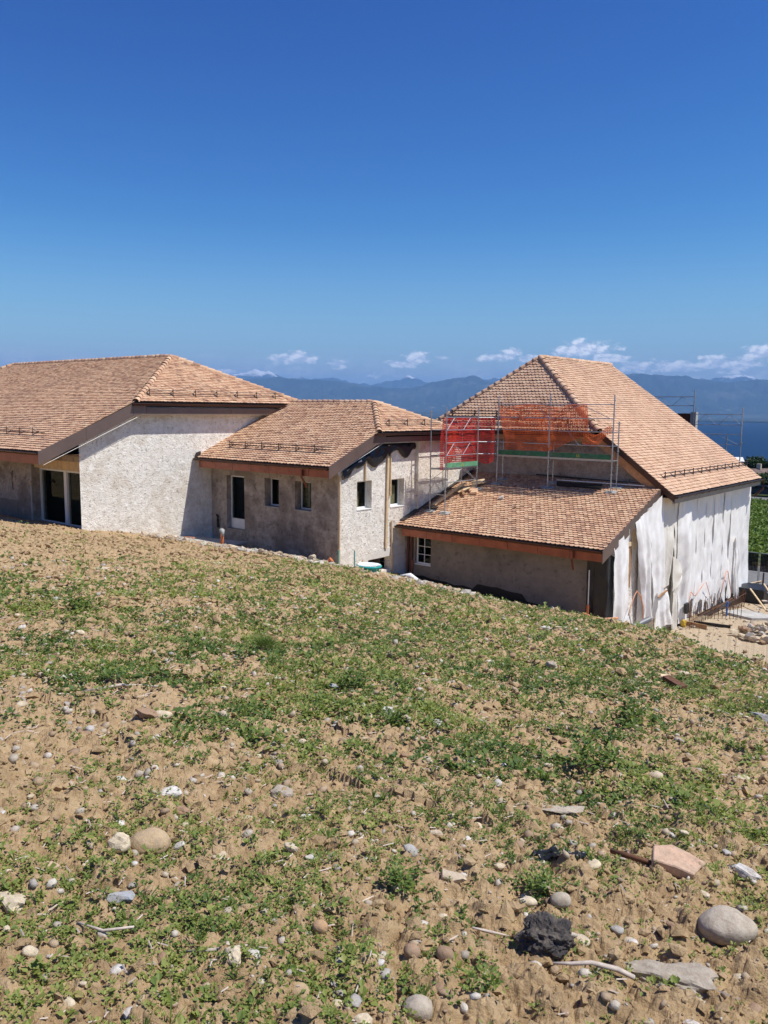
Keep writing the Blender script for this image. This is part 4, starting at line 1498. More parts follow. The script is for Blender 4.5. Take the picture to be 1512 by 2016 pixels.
o = drape('safety_net', None, net_red, 70, 36, M_NETR, (3.3, 1.75))
tag(o, 'bright red safety net stretched over the scaffold tower', 'safety net')
o = drape('safety_net', None, lambda u, v: Vector((xo - 0.08 + 0.04 * nz(u * 3, v * 4, 5) - 0.06 * u, y0 - 0.05 - 0.16 * u * math.sin(v * 2.4) , -0.3 - 1.95 * v)), 10, 40, M_NETR, (0.5, 2.0))
tag(o, 'loose dark red net edge hanging down the front post of the scaffold tower', 'safety net')
o = drape('safety_net', None, lambda u, v: Vector((xo - 0.10 + 0.03 * nz(u * 3, v * 3, 9), y0 + 0.02 + 0.78 * u, -0.74 - (1.25 + 0.1 * math.sin(u * 6)) * v)), 24, 24, M_NETO, (0.8, 1.3))
tag(o, 'small orange net panel behind the red net at the scaffold tower\'s front post', 'safety net')


def net_orange(u, v):
    x = -17.2 + 3.75 * u
    low = -1.50 if u < 0.55 else -1.50 + 0.75 * ((u - 0.55) / 0.45) ** 1.3
    z0 = 0.22 - 0.04 * math.sin(u * 12)
    z = z0 + (low - z0) * v
    fold = 0.09 * math.sin(u * 16 + v * 3.4 - 5 * u * v) * (0.3 + v)
    shift = -0.30 * max(0, 0.35 - u) * 0 + 0.45 * (v - 0.35) * (1 - u) * (1 if v > 0.35 else 0)
    return Vector((x + shift, yo - 0.06 + fold * 0.8 + 0.12 * math.sin(v * 3.14) + 0.04 * nz(x, z, 4, 3), z + 0.05 * nz(x, z, 8, 2)))


o = drape('safety_net', None, net_orange, 90, 46, M_NETO, (3.9, 1.8))
tag(o, 'orange safety net draped in folds over the long scaffold before the barn', 'safety net')
o = drape('safety_net', None, lambda u, v: Vector((-13.6 + 1.15 * u, yo + 0.02 + 0.05 * nz(u * 4, v * 4, 3), -0.62 - 0.10 * u - 0.16 * math.sin(u * 5) - (0.55 - 0.30 * u) * v + 0.05 * math.sin(u * 9))), 30, 14, M_NETO, (1.2, 0.5))
tag(o, 'bunched end of orange netting hooked at the barn\'s sloping verge', 'safety net')

# far scaffold beyond the barn
S3 = thing('scaffold', 'grey steel scaffold rising behind the barn roof against the lake', 'scaffold', (-13, 41, -9))
for (x, t, r_) in ((-16.4, 1.05, .024), (-14.10, 1.15, .028), (-14.2, 0.30, .02), (-11.78, 0.30, .028), (-12.45, -1.05, .03)):
    MB().tube([(x, 41.0 if r_ > .021 else 41.6, -9.0), (x, 41.0 if r_ > .021 else 41.6, t)], r_, 6).build('post', M_STEEL, S3)
for z in (0.80, 0.36):
    rail(S3, (-16.4, 41, z), (-14.1, 41, z))
truss(S3, (-16.4, 41, 0.36), (-14.1, 41, 0.36), 0.44, 2)
for z in (-0.05, -0.55, -1.0, -1.5):
    rail(S3, (-14.1, 41, z), (-11.78, 41, z))
truss(S3, (-14.1, 41, -0.55), (-11.78, 41, -0.55), 0.5, 2)
truss(S3, (-14.1, 41, -1.5), (-11.78, 41, -1.5), 0.5, 1)
for z in (-1.4, -2.3):
    MB().tube([(-11.85, 41, z), (-11.70, 41, z)], 0.03, 6).build('wedge_collar', M_STEEL, S3)


# loose timber on the lean-to roof
def board_on_roof(a, b, w, h, mat, label, name='plank', cat='plank', group=None, dz=0.07):
    a = Vector((a[0], a[1], roofR_z(a[1]) + dz))
    b = Vector((b[0], b[1], roofR_z(b[1]) + dz))
    o = MB().bar(a, b, w, h, (0, -0.35, 1)).build(name, mat)
    return tag(o, label, cat, group)


board_on_roof((-18.55, 25.45), (-18.50, 27.55), 0.13, 0.045, M_BATTEN, 'longest pale plank lying up the left edge of the lean-to roof', dz=0.12)
board_on_roof((-18.15, 27.45), (-17.72, 27.78), 0.42, 0.02, M_BATTEN, 'square pale board beside the scaffold tower\'s rear foot on the lean-to roof', dz=0.14)
board_on_roof((-18.25, 26.9), (-17.85, 26.5), 0.10, 0.05, M_PLANK, 'short brown offcut crossing below the long roof plank', dz=0.10)
board_on_roof((-18.3, 26.7), (-17.9, 27.35), 0.16, 0.03, M_BATTEN, 'pale offcut on the lean-to roof between the long plank and the tile stack', dz=0.10)
board_on_roof((-18.9, 25.3), (-18.3, 25.33), 0.16, 0.04, M_DARKST, 'dark board under the feet of the scaffold tower\'s front posts')
for (x, y, w_, wh) in ((-17.75, 27.0, .16, 'middle'), (-17.62, 26.85, .13, 'rightmost'), (-17.9, 27.1, 0.11, 'leftmost')):
    o = MB().obox((x, y, roofR_z(y) + 0.07), (w_, .03, .02), (-.02, 0.08, .03), (0, -.015, .045)).build('spare_tile', M_TILE1)
    tag(o, wh + ' of three spare roof tiles left near the scaffold tower\'s rear foot', 'tile', 'spare tiles left on the lean-to roof')
for (x, y, w_, t_) in ((-16.25, 26.65, .07, 'white rubble lump lying alone on the upper middle of the lean-to roof'), (-15.3, 26.05, .04, 'small brown chip lying low on the middle of the lean-to roof')):
    o = MB().obox((x, y, roofR_z(y) + 0.05), (w_, .02, .02), (-.02, w_ * .8, .03), (0, -.015, w_ * .6)).build('rubble_piece', STONE['white'] if w_ > .05 else STONE['brown'])
    tag(o, t_, 'rubble')

# thin dark sheet standing in for the barn roof's shade on the lean-to tiles
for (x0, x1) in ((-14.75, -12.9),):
    o = MB().obox(((x0 + x1) / 2, 28.2, roofR_z(28.2) + 0.04), ((x1 - x0) / 2, 0, 0), (-0.09, 0.18, 0.064), (0, -0.002, 0.006)).build('roof_shade_sheet', M_BLACKM)
    tag(o, 'dark sheet added in place of shade at the top of the lean-to roof between scaffold feet', 'shade sheet')
o = MB().bar((-14.9, 28.5, roofR_z(28.5) + 0.05), (-11.4, 28.5, roofR_z(28.5) + 0.05), 0.07, 0.03).build('flashing_strip', M_WHITE)
tag(o, 'white flashing strip along the top edge of the lean-to roof', 'flashing')

# ================================================================== plastic sheeting on the +X walls
def top_z(y):
    if y < 28.45:
        return -4.35 + 0.3576 * (y - 23.95) - 0.16
    return -3.02


def sheet(label, yt, yb, zb, amp=0.05, k=2.0, seed=0, mat=None, zt=None, nu=34, nv=60, xoff=0.0, rag=0.12, name='plastic_sheet', belly=0.0,
          group=None):
    def fn(u, v):
        y = (yt[0] + (yt[1] - yt[0]) * u) * (1 - v) + (yb[0] + (yb[1] - yb[0]) * u) * v
        z1 = zb + rag * nz(u * 4, seed, 3.3, 1.3) + 0.6 * rag * math.sin(u * 9 + seed)
        t_ = (top_z(y) if zt is None else zt)
        z = t_ + (z1 - t_) * v
        ph = math.sin(math.pi * k * u + seed + 0.5 * v + 0.8 * nz(u * 2, v * 1.3, seed, 1.5))
        f = 2.0 * amp * (1.0 - abs(ph) ** 1.1) * (0.45 + 0.75 * v) + 0.12 * amp * math.sin(5.3 * math.pi * k * u + seed + nz(u * 3, v * 2, seed))
        ns = min(1.0, amp / 0.055)
        f += ns * 0.10 * nz(y * 1.2, z * 0.7 + y * 0.5, seed, 1.2) + ns * 0.03 * nz(y * 3, z * 2.0 - y * 1.5, seed + 4, 1.3)
        f += 0.006 * nz(y * 9, z * 6 + y * 5, seed + 7, 1.5)
        f -= 0.05 * math.exp(-((u - 0.5) / 0.035) ** 2) * (1 if k > 1.8 else 0)
        # pinched in at intervals as if nailed along the laths
        f += belly * math.sin(math.pi * u) * math.sin(math.pi * min(1, v * 1.1))
        x = -10.80 + xoff + max(f, -0.10)
        return Vector((x, y + 0.05 * nz(z * 1.2, seed, 1, 1.0), z))
    o = drape(name, None, fn, nu, nv, mat or M_SHEET)
    o.name = name
    return tag(o, label, 'plastic sheet', group)


sheet('narrow bright white plastic strip hanging between the black corner sheet and the timber window', (24.66, 25.85), (24.92, 26.0), -7.15, 0.05, 1.4, 1, belly=0.08)
sheet('greyish plastic sheet just right of the timber window, cut away below in a point', (26.28, 27.4), (27.15, 28.0), -7.25, 0.075, 1.6, 2, xoff=0.02, belly=0.10)
sheet('white sheet pulled tight under the verge corner of the lean-to', (27.25, 28.75), (27.9, 28.95), -7.3, 0.085, 1.5, 3, xoff=0.05, belly=0.12)
sheet('loose white flap crumpled over the foot of the sheeting beside the dark slit', (28.1, 29.0), (28.2, 29.5), -7.75, 0.08, 1.5, 4, xoff=0.20, zt=-6.35)
sheet('wide cream sheet with a slanting torn fold in its middle', (28.7, 30.1), (28.9, 29.55), -6.3, 0.06, 1.5, 5, M_SHEETC, xoff=0.02)
sheet('long cream strip reaching the ground right of the dark slit', (29.7, 30.9), (29.95, 30.6), -8.15, 0.06, 1.5, 6, M_SHEETC, xoff=0.05)
sheet('billowing bright white sheet in the middle of the barn wall', (29.9, 31.6), (30.6, 31.5), -8.1, 0.07, 1.2, 7, xoff=0.10, belly=0.16)
gy = [31.45, 32.5, 33.6, 34.7, 35.8, 36.8]
lb = ['flat white sheet hanging right beside the billowing one on the barn wall', 'flat white sheet above the first row of steel bars',
      'flat white sheet with a scalloped orange cord along its lower edge', 'flat white sheet hanging above the small blue post',
      'flat white sheet left of the shiny rolled strip']
for i in range(5):
    sheet(lb[i], (gy[i] - 0.14, gy[i + 1] + 0.10), (gy[i] - 0.12, gy[i + 1] + 0.14), -7.65 - 0.06 * i, 0.042, 1.7, 8 + i, rag=0.40, nu=56, xoff=0.005 * (i % 2))
sheet('shiny rolled white strip hanging lower than its neighbours near the far corner of the barn', (37.25, 37.75), (37.4, 38.0), -8.2, 0.10, 1.0, 15, xoff=0.08, zt=-5.4)
sheet('white sheet behind the shiny rolled strip near the far corner', (36.75, 38.2), (36.8, 38.2), -8.05, 0.03, 2.2, 16)
sheet('last white sheet wrapping the far corner of the barn, flaring at its foot', (38.1, 39.35), (38.0, 39.9), -8.45, 0.05, 1.6, 17)
o = drape('torn_fold', None, lambda u, v: Vector((-10.62 + 0.10 * math.sin(3 * u) + 0.04 * nz(u * 3, v * 3, 1), 29.6 + 0.9 * u + 0.1 * v, -5.25 - 1.35 * v * (1 - 0.75 * u) - 0.55 * u)), 16, 16, M_SHEETC)
tag(o, 'triangular turned-over flap sticking out below the slanting fold', 'plastic sheet')

sheet('flat inner layer of white sheeting glimpsed between the loose sheets left of the dark slit', (26.9, 29.5), (27.0, 29.35), -7.5, 0.015, 2, 21, xoff=-0.06)
sheet('flat inner layer of white sheeting glimpsed between the loose sheets of the barn wall', (29.9, 39.2), (30.2, 39.2), -7.6, 0.015, 6, 22, xoff=-0.06, nu=80)

# black sheet on the lean-to corner
def blk(u, v):
    s = u * 1.15
    zt = -4.62 - 0.10 * math.sin(u * 7)
    z = zt + (-7.2 - zt) * v
    w = 0.05 * math.sin(u * 13 + 2 * v) + 0.05 * nz(u * 5, v * 4, 3, 1.2) + 0.03 * nz(u * 14, v * 9, 5, 1)
    pinch = 0.10 * (1 - v) * math.sin(u * 3)
    if s < 0.62:
        return Vector((-11.56 + s + pinch * 0.4, 24.47 + w * 0.7 - 0.06, z))
    return Vector((-10.90 + w * 0.6 + 0.04, 24.44 + (s - 0.62) * 0.9, z))


o = drape('plastic_sheet', None, blk, 44, 60, M_BLACKP)
tag(o, 'black plastic sheet bunched round the corner of the grey lean-to', 'plastic sheet')
o = MB().tube([(-11.42, 24.30, -5.1), (-11.40, 24.28, -6.35)], 0.02, 6).build('conduit_riser', M_WHITE)
tag(o, 'thin pale pipe standing against the black plastic sheet', 'pipe')
o = MB().tube([(-11.40, 24.26, -6.25), (-11.40, 24.24, -7.3)], 0.05, 8).build('conduit_sleeve', M_TERRA)
tag(o, 'upright orange pipe sleeve at the foot of the black plastic sheet', 'pipe')
o = MB().tube([(-12.0, 23.9, -6.95), (-11.7, 24.0, -6.72), (-11.45, 24.05, -6.50), (-11.15, 24.1, -6.58), (-10.85, 24.2, -6.62), (-10.5, 24.6, -6.60)], 0.035, 7).build('conduit', M_CORD, None, True)
tag(o, 'orange conduit bending past the black sheet at the lean-to corner', 'conduit')


def cord(pts, r, label):
    o = MB().tube([(-10.62, y, z) for y, z in pts], r, 6).build('conduit', M_CORD, None, True)
    tag(o, label, 'conduit')


cord([(25.7, -6.75), (25.9, -6.45), (26.15, -6.15), (26.35, -6.02), (26.6, -6.2), (26.85, -6.5), (26.95, -6.75)], 0.015, 'thin orange conduit arched over the roughcast below the timber window')
cord([(26.32, -6.02), (26.7, -6.25), (26.95, -6.65), (27.0, -7.2)], 0.022, 'thicker brown-orange conduit dropping right of the arched one')
cord([(31.55, -7.9), (31.6, -7.2), (31.75, -6.95), (32.1, -7.15), (32.45, -7.18), (32.8, -7.0), (33.3, -6.85)], 0.015, 'orange cord edging the sheets above the first steel bars')
cord([(33.5, -6.85), (33.9, -7.3), (34.3, -7.75), (34.7, -7.9)], 0.014, 'orange cord sagging down past the middle of the barn wall')
cord([(35.4, -7.85), (35.8, -7.2), (36.1, -6.75), (36.3, -6.8), (36.6, -7.3), (36.9, -7.75), (37.0, -7.95)], 0.018, 'orange cord looped high left of the shiny rolled strip')
o = MB().bar((-10.55, 28.15, -6.55), (-10.45, 28.65, -6.35), 0.06, 0.05).build('timber_scrap', M_PLANK)
tag(o, 'short timber showing through the sheeting above the crumpled flap', 'timber')
o = MB().tube([(-10.5, 25.9, -7.15), (-10.2, 26.5, -6.95)], 0.10, 12).build('drain_pipe', M_GREYP)
tag(o, 'blue grey drain pipe lying against the sheeting at the edge of the weeds', 'pipe')

# ================================================================== terrain dressing helpers
def gz(x, y):
    return float(ground_z(np.array([x]), np.array([y]))[0])


def rock_base(level, seed, flat=0.7, ang=0.25, freq=1.6):
    bm = bmesh.new()
    bmesh.ops.create_icosphere(bm, subdivisions=level, radius=1.0)
    off = Vector((seed * 7.3, seed * 3.1, seed * 1.7))
    for v in bm.verts:
        d = mnoise.noise(v.co * freq + off) * ang * 1.6 + mnoise.noise(v.co * freq * 2.7 + off) * ang * 0.6
        v.co *= (1 + d)
        v.co.z *= flat
    V = np.array([v.co[:] for v in bm.verts])
    F = np.array([[v.index for v in f.verts] for f in bm.faces])
    bm.free()
    return V, F


def boxy(V, k):
    """push a rock towards a block shape"""
    m = np.abs(V).max(1, keepdims=True)
    return V * (1 - k) + V / np.maximum(m, 1e-4) * np.linalg.norm(V, axis=1, keepdims=True) * 0.8 * k


SEEN = 0


def stone(x, y, w, asp, hgt, col, label, rz=0.0, kind='round', cat='stone', group=None, sink=0.34, tilt=0.0, name='stone', zb=None, level=3):
    """w = largest width in metres, asp = depth/width, hgt = height/width"""
    global SEEN
    SEEN += 1
    sd = SEEN * 1.37
    if kind == 'round':
        V, F_ = rock_base(level, sd, 1.0, 0.10, 0.9)
    elif kind == 'lump':
        V, F_ = rock_base(level, sd, 1.0, 0.22, 1.3)
        V = boxy(V, 0.35)
    elif kind == 'clod':
        V, F_ = rock_base(5, sd, 1.0, 0.20, 2.0)
        for i in range(len(V)):
            V[i] *= 1 + 0.10 * mnoise.noise(Vector(V[i]) * 8) + 0.07 * (0.5 - mnoise.voronoi(Vector(V[i]) * 11)[0][0]) + 0.05 * mnoise.noise(Vector(V[i]) * 24)
    else:
        V, F_ = rock_base(level, sd, 1.0, 0.26, 1.2)
        V = boxy(V, 0.75)
        # cut with a few random planes for broken faces
        rg = np.random.default_rng(int(sd * 100))
        for _ in range(7):
            n = rg.normal(size=3)
            n /= np.linalg.norm(n)
            d = V @ n
            lim = (0.80 if kind == 'rough' else 0.62) * d.max()
            V = V - np.outer(np.maximum(d - lim, 0), n)
        if kind == 'rough':
            for i in range(len(V)):
                V[i] *= 1 + 0.16 * mnoise.noise(Vector(V[i]) * 3.3) + 0.07 * mnoise.noise(Vector(V[i]) * 9) + 0.03 * mnoise.noise(Vector(V[i]) * 22)
    V = V / (V.max(0) - V.min(0)).max()
    ext = V.max(0) - V.min(0)
    V = V * np.array([w / ext[0], w * asp / ext[1], w * hgt / ext[2]])
    M = Matrix.Rotation(rz, 3, 'Z') @ Matrix.Rotation(tilt, 3, 'Y') @ Matrix.Rotation(tilt * 0.6, 3, 'X')
    V = V @ np.array(M).T
    z = (gz(x, y) if zb is None else zb)
    V = V - np.array([0, 0, V[:, 2].min()]) - np.array([0, 0, sink * w * hgt])
    o = np_mesh(name, V, F_, STONE.get(col, M_SOIL), None, kind in ('round',))
    o.location = (x, y, z)
    return tag(o, label, cat, group)


CA = 0.69   # direction that runs left-right in the photograph
ST = [
    (-2.99, 1.98, 0.195, 0.8, 0.62, 'tan', 'largest smooth tan oval stone, resting against a paler one on bare soil', CA, 'round'),
    (-2.985, 1.83, 0.100, 0.9, 0.85, 'cream', 'pale stone tucked behind the left side of the big tan oval stone', 0.4, 'lump'),
    (-0.92, 3.45, 0.25, 0.8, 0.62, 'greybeige', 'big rounded grey-beige boulder near the lower right corner', CA, 'round'),
    (-2.60, 1.60, 0.10, 0.6, 0.35, 'bluegrey', 'blocky blue-grey slab below the big tan oval stone', CA, 'block'),
    (-1.44, 1.94, 0.10, 0.9, 0.75, 'greybeige', 'smooth round grey pebble at the bottom middle edge', 0.3, 'round'),
    (-3.43, 2.42, 0.12, 0.7, 0.6, 'white', 'pale stone with a dark left end, up the slope behind the big tan one', CA, 'lump'),
    (-3.18, 2.97, 0.15, 0.8, 0.45, 'greybeige', 'flat grey-beige rock half sunk in soil left of centre', 0.2, 'lump'),
    (-2.95, 1.50, 0.07, 0.8, 0.7, 'pink', 'pinkish white angular stone near the left edge', 0.5, 'block'),
    (-2.81, 1.27, 0.14, 0.7, 0.5, 'cream', 'broad cream block cut by the left edge with weeds before it', 0.1, 'block'),
    (-1.97, 1.62, 0.09, 0.6, 0.5, 'cream', 'wrinkled cream rock on bare soil near the bottom edge', -0.5, 'lump'),
    (-2.41, 2.43, 0.055, 0.8, 0.8, 'white', 'small brilliant white angular stone in the lower middle', 0.4, 'block'),
    (-1.91, 2.80, 0.12, 0.5, 0.35, 'beige', 'split beige stone slanting beside a leafy weed, lower middle', 0.3, 'block'),
    (-1.87, 5.81, 0.20, 0.7, 0.42, 'brown', 'rounded brown rock on the right half of the slope', CA, 'round'),
    (-2.00, 5.47, 0.11, 0.7, 0.5, 'beige', 'small beige oval left of the rounded brown rock', CA, 'round'),
    (-1.04, 4.20, 0.15, 0.5, 0.4, 'white', 'jagged white stone at the right edge above the big boulder', -0.3, 'lump'),
    (-1.93, 1.77, 0.09, 0.7, 0.45, 'cream', 'flat cream oval pebble above the wrinkled cream rock', CA, 'round'),
    (-2.06, 4.17, 0.26, 0.35, 0.12, 'greybeige', 'long flat grey-brown slab lying level in the soil', CA, 'block'),
    (-1.54, 2.23, 0.068, 0.9, 0.8, 'brown', 'round brown pebble, right one of a pair in the lower middle', 0.2, 'round'),
    (-1.62, 2.14, 0.062, 0.9, 0.9, 'brown', 'round brown pebble, left one of a pair in the lower middle', 1.2, 'round'),
    (-2.11, 8.65, 0.24, 0.7, 0.5, 'bluegrey', 'angular blue-grey block at the right edge among weeds', -0.4, 'block'),
    (-4.63, 8.89, 0.15, 0.8, 0.9, 'greybeige', 'upright grey stone casting a dark shadow in the right middle', 0.3, 'lump'),
    (-7.69, 7.16, 0.24, 0.45, 0.2, 'cream', 'pale flat angular slab in thick weeds left of centre', -1.2, 'block'),
    (-4.84, 5.15, 0.13, 0.7, 0.6, 'bluegrey', 'blue-white broken rock with a shaded left face, centre', 0.2, 'block'),
    (-3.91, 4.80, 0.10, 0.8, 0.8, 'white', 'left of two pale upright stones behind a bushy weed, centre', 0.6, 'block'),
    (-3.75, 4.83, 0.115, 0.6, 0.6, 'beige', 'right of two pale stones behind a bushy weed, centre', -0.6, 'block'),
    (-3.56, 4.98, 0.16, 0.6, 0.22, 'grey', 'flat rough grey stone right of the two pale ones, centre', -0.4, 'lump'),
    (-4.54, 3.01, 0.15, 0.7, 0.5, 'brown', 'triangular brown stone leaning on a pale one at left', 0.4, 'block'),
    (-4.59, 3.17, 0.15, 0.6, 0.45, 'cream', 'pale rounded stone behind the triangular brown one at left', CA, 'round'),
    (-6.55, 12.87, 0.23, 0.6, 0.45, 'cream', 'upper pale triangular stone in the weeds below the lean-to', 0.5, 'block'),
    (-6.69, 12.57, 0.18, 0.6, 0.4, 'white', 'white stone left of the triangular one below the lean-to', CA, 'lump'),
    (-5.08, 8.18, 0.15, 0.6, 0.45, 'white', 'bright white stone alone in thick weeds right of centre', 0.1, 'lump'),
    (-13.84, 8.30, 0.32, 0.5, 0.25, 'cream', 'flat cream stone lying on bare ground at upper left', CA, 'lump'),
    (-15.87, 12.72, 0.48, 0.5, 0.2, 'cream', 'long flat pale stone on the ground before the orange pipe', CA, 'block'),
    (-3.64, 10.77, 0.16, 0.7, 0.4, 'cream', 'small cream stone in weeds above the dark timber scrap', CA, 'round'),
    (-4.40, 3.55, 0.085, 0.8, 0.7, 'beige', 'small rounded beige stone by itself, left middle', 0.3, 'round'),
    (-1.95, 2.01, 0.062, 0.8, 0.8, 'orange', 'small orange-tan pebble in the lower middle', 0.3, 'round'),
    (-1.75, 1.71, 0.08, 0.8, 0.6, 'tan', 'dull tan round stone sunk near the bottom edge', 0.1, 'round'),
    (-1.56, 2.87, 0.078, 0.6, 0.5, 'cream', 'cream oval pebble left of a greyish round one, lower right', CA, 'round'),
    (-1.48, 3.01, 0.09, 0.8, 0.7, 'greybeige', 'greyish round stone right of the cream oval, lower right', 0.6, 'round'),
    (-1.25, 2.72, 0.075, 0.9, 0.4, 'beige', 'flat round beige pebble beside the black tar lump', 0.2, 'round'),
    (-3.18, 2.30, 0.085, 0.8, 0.7, 'brown', 'brown lump of stone above the big tan oval stone', 0.4, 'lump'),
    (-2.84, 2.82, 0.07, 0.5, 0.6, 'white', 'speckled white upright chip left of centre', 1.0, 'lump'),
    (-3.24, 1.86, 0.10, 0.7, 0.4, 'tan', 'brownish flat stone sunk left of the big tan oval', 0.5, 'block'),
    (-1.67, 2.00, 0.062, 0.6, 0.5, 'cream', 'little cream pebble left of the pair of brown pebbles', CA, 'lump'),
    (-2.29, 3.20, 0.085, 0.6, 0.6, 'beige', 'beige knobbly stone beside a bushy weed in the middle', 0.4, 'lump'),
    (-9.40, 7.81, 0.23, 0.4, 0.25, 'cream', 'cream flat stone at upper left in thick weeds', CA, 'block'),
    (-0.93, 2.83, 0.36, 0.42, 0.30, 'greybeige', 'long pale lump of old concrete at the bottom right', CA - 0.35, 'rough'),
]
for (x, y, w, a_, h_, col, lab, rz, kind) in ST:
    big = 'concrete' in lab
    stone(x, y, w, a_, h_, col, lab, rz, kind, 'brick' if 'brick' in lab else ('concrete' if big else 'stone'),
          sink=0.30 if w < 0.2 else 0.28, tilt=0.18 if 'tilted' in lab else 0.0,
          name='brick_fragment' if 'brick' in lab else ('concrete_lump' if big else 'stone'), level=4 if w > 0.19 else 3)
bz = gz(-1.30, 3.93)
bp = [(-0.135, -0.02), (-0.10, 0.085), (0.0, 0.10), (0.075, 0.045), (0.135, -0.02), (0.10, -0.045), (0.04, -0.105), (-0.03, -0.06)]
Mb = Matrix.Translation((-1.29, 3.90, bz + 0.070)) @ Matrix.Rotation(0.69, 4, 'Z') @ Matrix.Rotation(0.22, 4, 'X') @ Matrix.Rotation(0.06, 4, 'Y')
mbk = MB()
mbk.prism([Mb @ Vector((a * 1.0, b * 1.0, -0.055)) for a, b in bp], (Mb.to_3x3() @ Vector((0, 0, 0.062))))
tag(mbk.build('brick_fragment', STONE['pink'], None, False, 0.005), 'flat broken slab of pink brick lying tilted on the soil', 'brick')
stone(-1.335, 2.60, 0.235, 0.85, 0.75, 'tar', 'crumbly black lump of tar or burnt soil at the bottom right', 0.5, 'clod', 'tar lump', name='tar_lump', sink=0.25)
stone(-0.66, 3.35, 0.20, 0.8, 0.4, 'tar', 'second dark crumbly lump, at the right edge below the big boulder', 0.2, 'clod', 'tar lump', name='tar_lump', sink=0.3)


def stick(pts, r, mat, label, cat='stick', name='stick'):
    P_ = [(x, y, gz(x, y) + dz) for x, y, dz in pts]
    o = MB().tube(P_, r, 6).build(name, mat, None, True)
    return tag(o, label, cat)


M_DRIFT = simple('bleached_wood', (0.52, 0.44, 0.37), 0.8, 0, 0.2, 30, 0.001, 60)
stick([(-1.245, 2.49, 0.05), (-1.19, 2.53, 0.06), (-1.13, 2.56, 0.05), (-1.06, 2.63, 0.035), (-1.01, 2.66, 0.03)], [0.004, 0.007, 0.008, 0.010, 0.009], M_DRIFT,
      'bleached pale stick leaning against the black tar lump')
stick([(-1.62, 3.85, 0.05), (-1.53, 3.83, 0.045), (-1.45, 3.84, 0.035), (-1.38, 3.83, 0.03)], [0.012, 0.015, 0.013, 0.010], M_RUST,
      'rusty bent iron rod beside the pink brick slab', 'iron rod', 'iron_rod')
stick([(-2.50, 1.36, 0.02), (-2.40, 1.40, 0.025), (-2.32, 1.47, 0.03)], [0.003, 0.005, 0.004], M_DRIFT, 'thin brown twig on bare soil near the lower left')
stick([(-1.60, 2.50, 0.02), (-1.55, 2.55, 0.03), (-1.50, 2.61, 0.02)], [0.004, 0.006, 0.003], M_DRIFT, 'short pale splinter above the pair of brown pebbles', 'splinter', 'splinter')
stick([(-5.50, 3.10, 0.02), (-5.35, 3.35, 0.04), (-5.2, 3.6, 0.02)], [0.01, 0.012, 0.006], M_DRIFT, 'grey weathered stick lying on soil at the left edge middle')
stick([(-2.15, 1.56, 0.012), (-2.06, 1.62, 0.02), (-1.99, 1.70, 0.012)], [0.004, 0.007, 0.004], M_DRIFT, 'brown root fragment above the flat cream oval pebble', 'root', 'root_fragment')
o = MB().obox((-3.28, 9.42, gz(-3.28, 9.42) + 0.06), (0.13, -0.06, -0.02), (0.02, 0.05, 0.0), (0.0, 0.0, 0.045)).build('timber_scrap', M_RUST)
tag(o, 'dark timber scrap with a pale end among the right-hand weeds', 'timber')
o = MB().obox((-3.42, 9.50, gz(-3.42, 9.50) + 0.10), (0.05, 0.02, 0), (-0.02, 0.05, 0.0), (0, 0, 0.02)).build('timber_scrap', M_BATTEN)
tag(o, 'pale square chip of wood on top of the dark timber scrap', 'timber')


def scrap(u, v):
    x = -1.81 + 0.20 * u * 0.9 + 0.03 * v
    y = 3.33 + 0.12 * u + 0.10 * v
    return Vector((x, y, gz(-1.75, 3.40) + 0.035 + 0.045 * nz(u * 3, v * 3, 2, 1.5) + 0.02 * nz(u * 9, v * 9, 4, 1) - 0.02 * (abs(u - .5) + abs(v - .5))))


o = drape('plastic_scrap', None, scrap, 26, 18, M_BLACKP)
tag(o, 'crumpled scrap of glossy black plastic on the soil', 'plastic scrap')

# mid-size stones nobody could single out
LAND = [(x, y, lab) for (x, y, w, a_, h_, col, lab, rz, kind) in ST]
mid_lab = {'cream': ('small cream stone lying loose on soil between the weeds', 'small cream stones scattered over the slope'),
           'white': ('small chalk white stone lying loose between the weeds', 'small white stones scattered over the slope'),
           'brown': ('small brown stone half sunk between the weeds', 'small brown stones scattered over the slope'),
           'grey': ('small grey stone lying loose between the weeds', 'small grey stones scattered over the slope')}
rg = np.random.default_rng(5)
LANDS = [(-2.99, 1.98, 'the big tan oval stone'), (-0.92, 3.45, 'the big rounded boulder'), (-2.60, 1.60, 'the blue-grey slab'),
         (-1.44, 1.94, 'the pebble at the bottom edge'), (-3.43, 2.42, 'the dark-ended pale stone'), (-3.18, 2.97, 'the half sunk flat rock'),
         (-2.81, 1.27, 'the broad cream block'), (-1.97, 1.62, 'the wrinkled cream rock'), (-1.91, 2.80, 'the split beige stone'),
         (-1.87, 5.81, 'the rounded brown rock'), (-1.04, 4.20, 'the jagged white stone'), (-2.06, 4.17, 'the long flat slab'),
         (-2.11, 8.65, 'the blue-grey edge block'), (-4.63, 8.89, 'the upright grey stone'), (-7.69, 7.16, 'the pale angular slab'),
         (-4.84, 5.15, 'the blue-white broken rock'), (-3.85, 4.82, 'the pair of pale stones'), (-4.54, 3.01, 'the triangular brown stone'),
         (-6.55, 12.87, 'the pale triangular stone'), (-5.08, 8.18, 'the lone white stone'), (-13.84, 8.30, 'the flat cream stone'),
         (-15.87, 12.72, 'the long flat pale stone'), (-4.40, 3.55, 'the lone rounded beige stone'), (-1.335, 2.60, 'the black tar lump'),
         (-1.30, 3.93, 'the pink brick slab'), (-1.7, 3.4, 'the black plastic scrap'), (-3.28, 9.42, 'the dark timber scrap'),
         (-6.3, 5.7, 'the spiky grass tuft'), (-9.0, 5.1, 'the tall leafy weed'), (-10.3, 3.8, 'the weed at the left edge'), (-9.40, 7.81, 'the cream stone in thick weeds')]
USED = {}
protos = {}
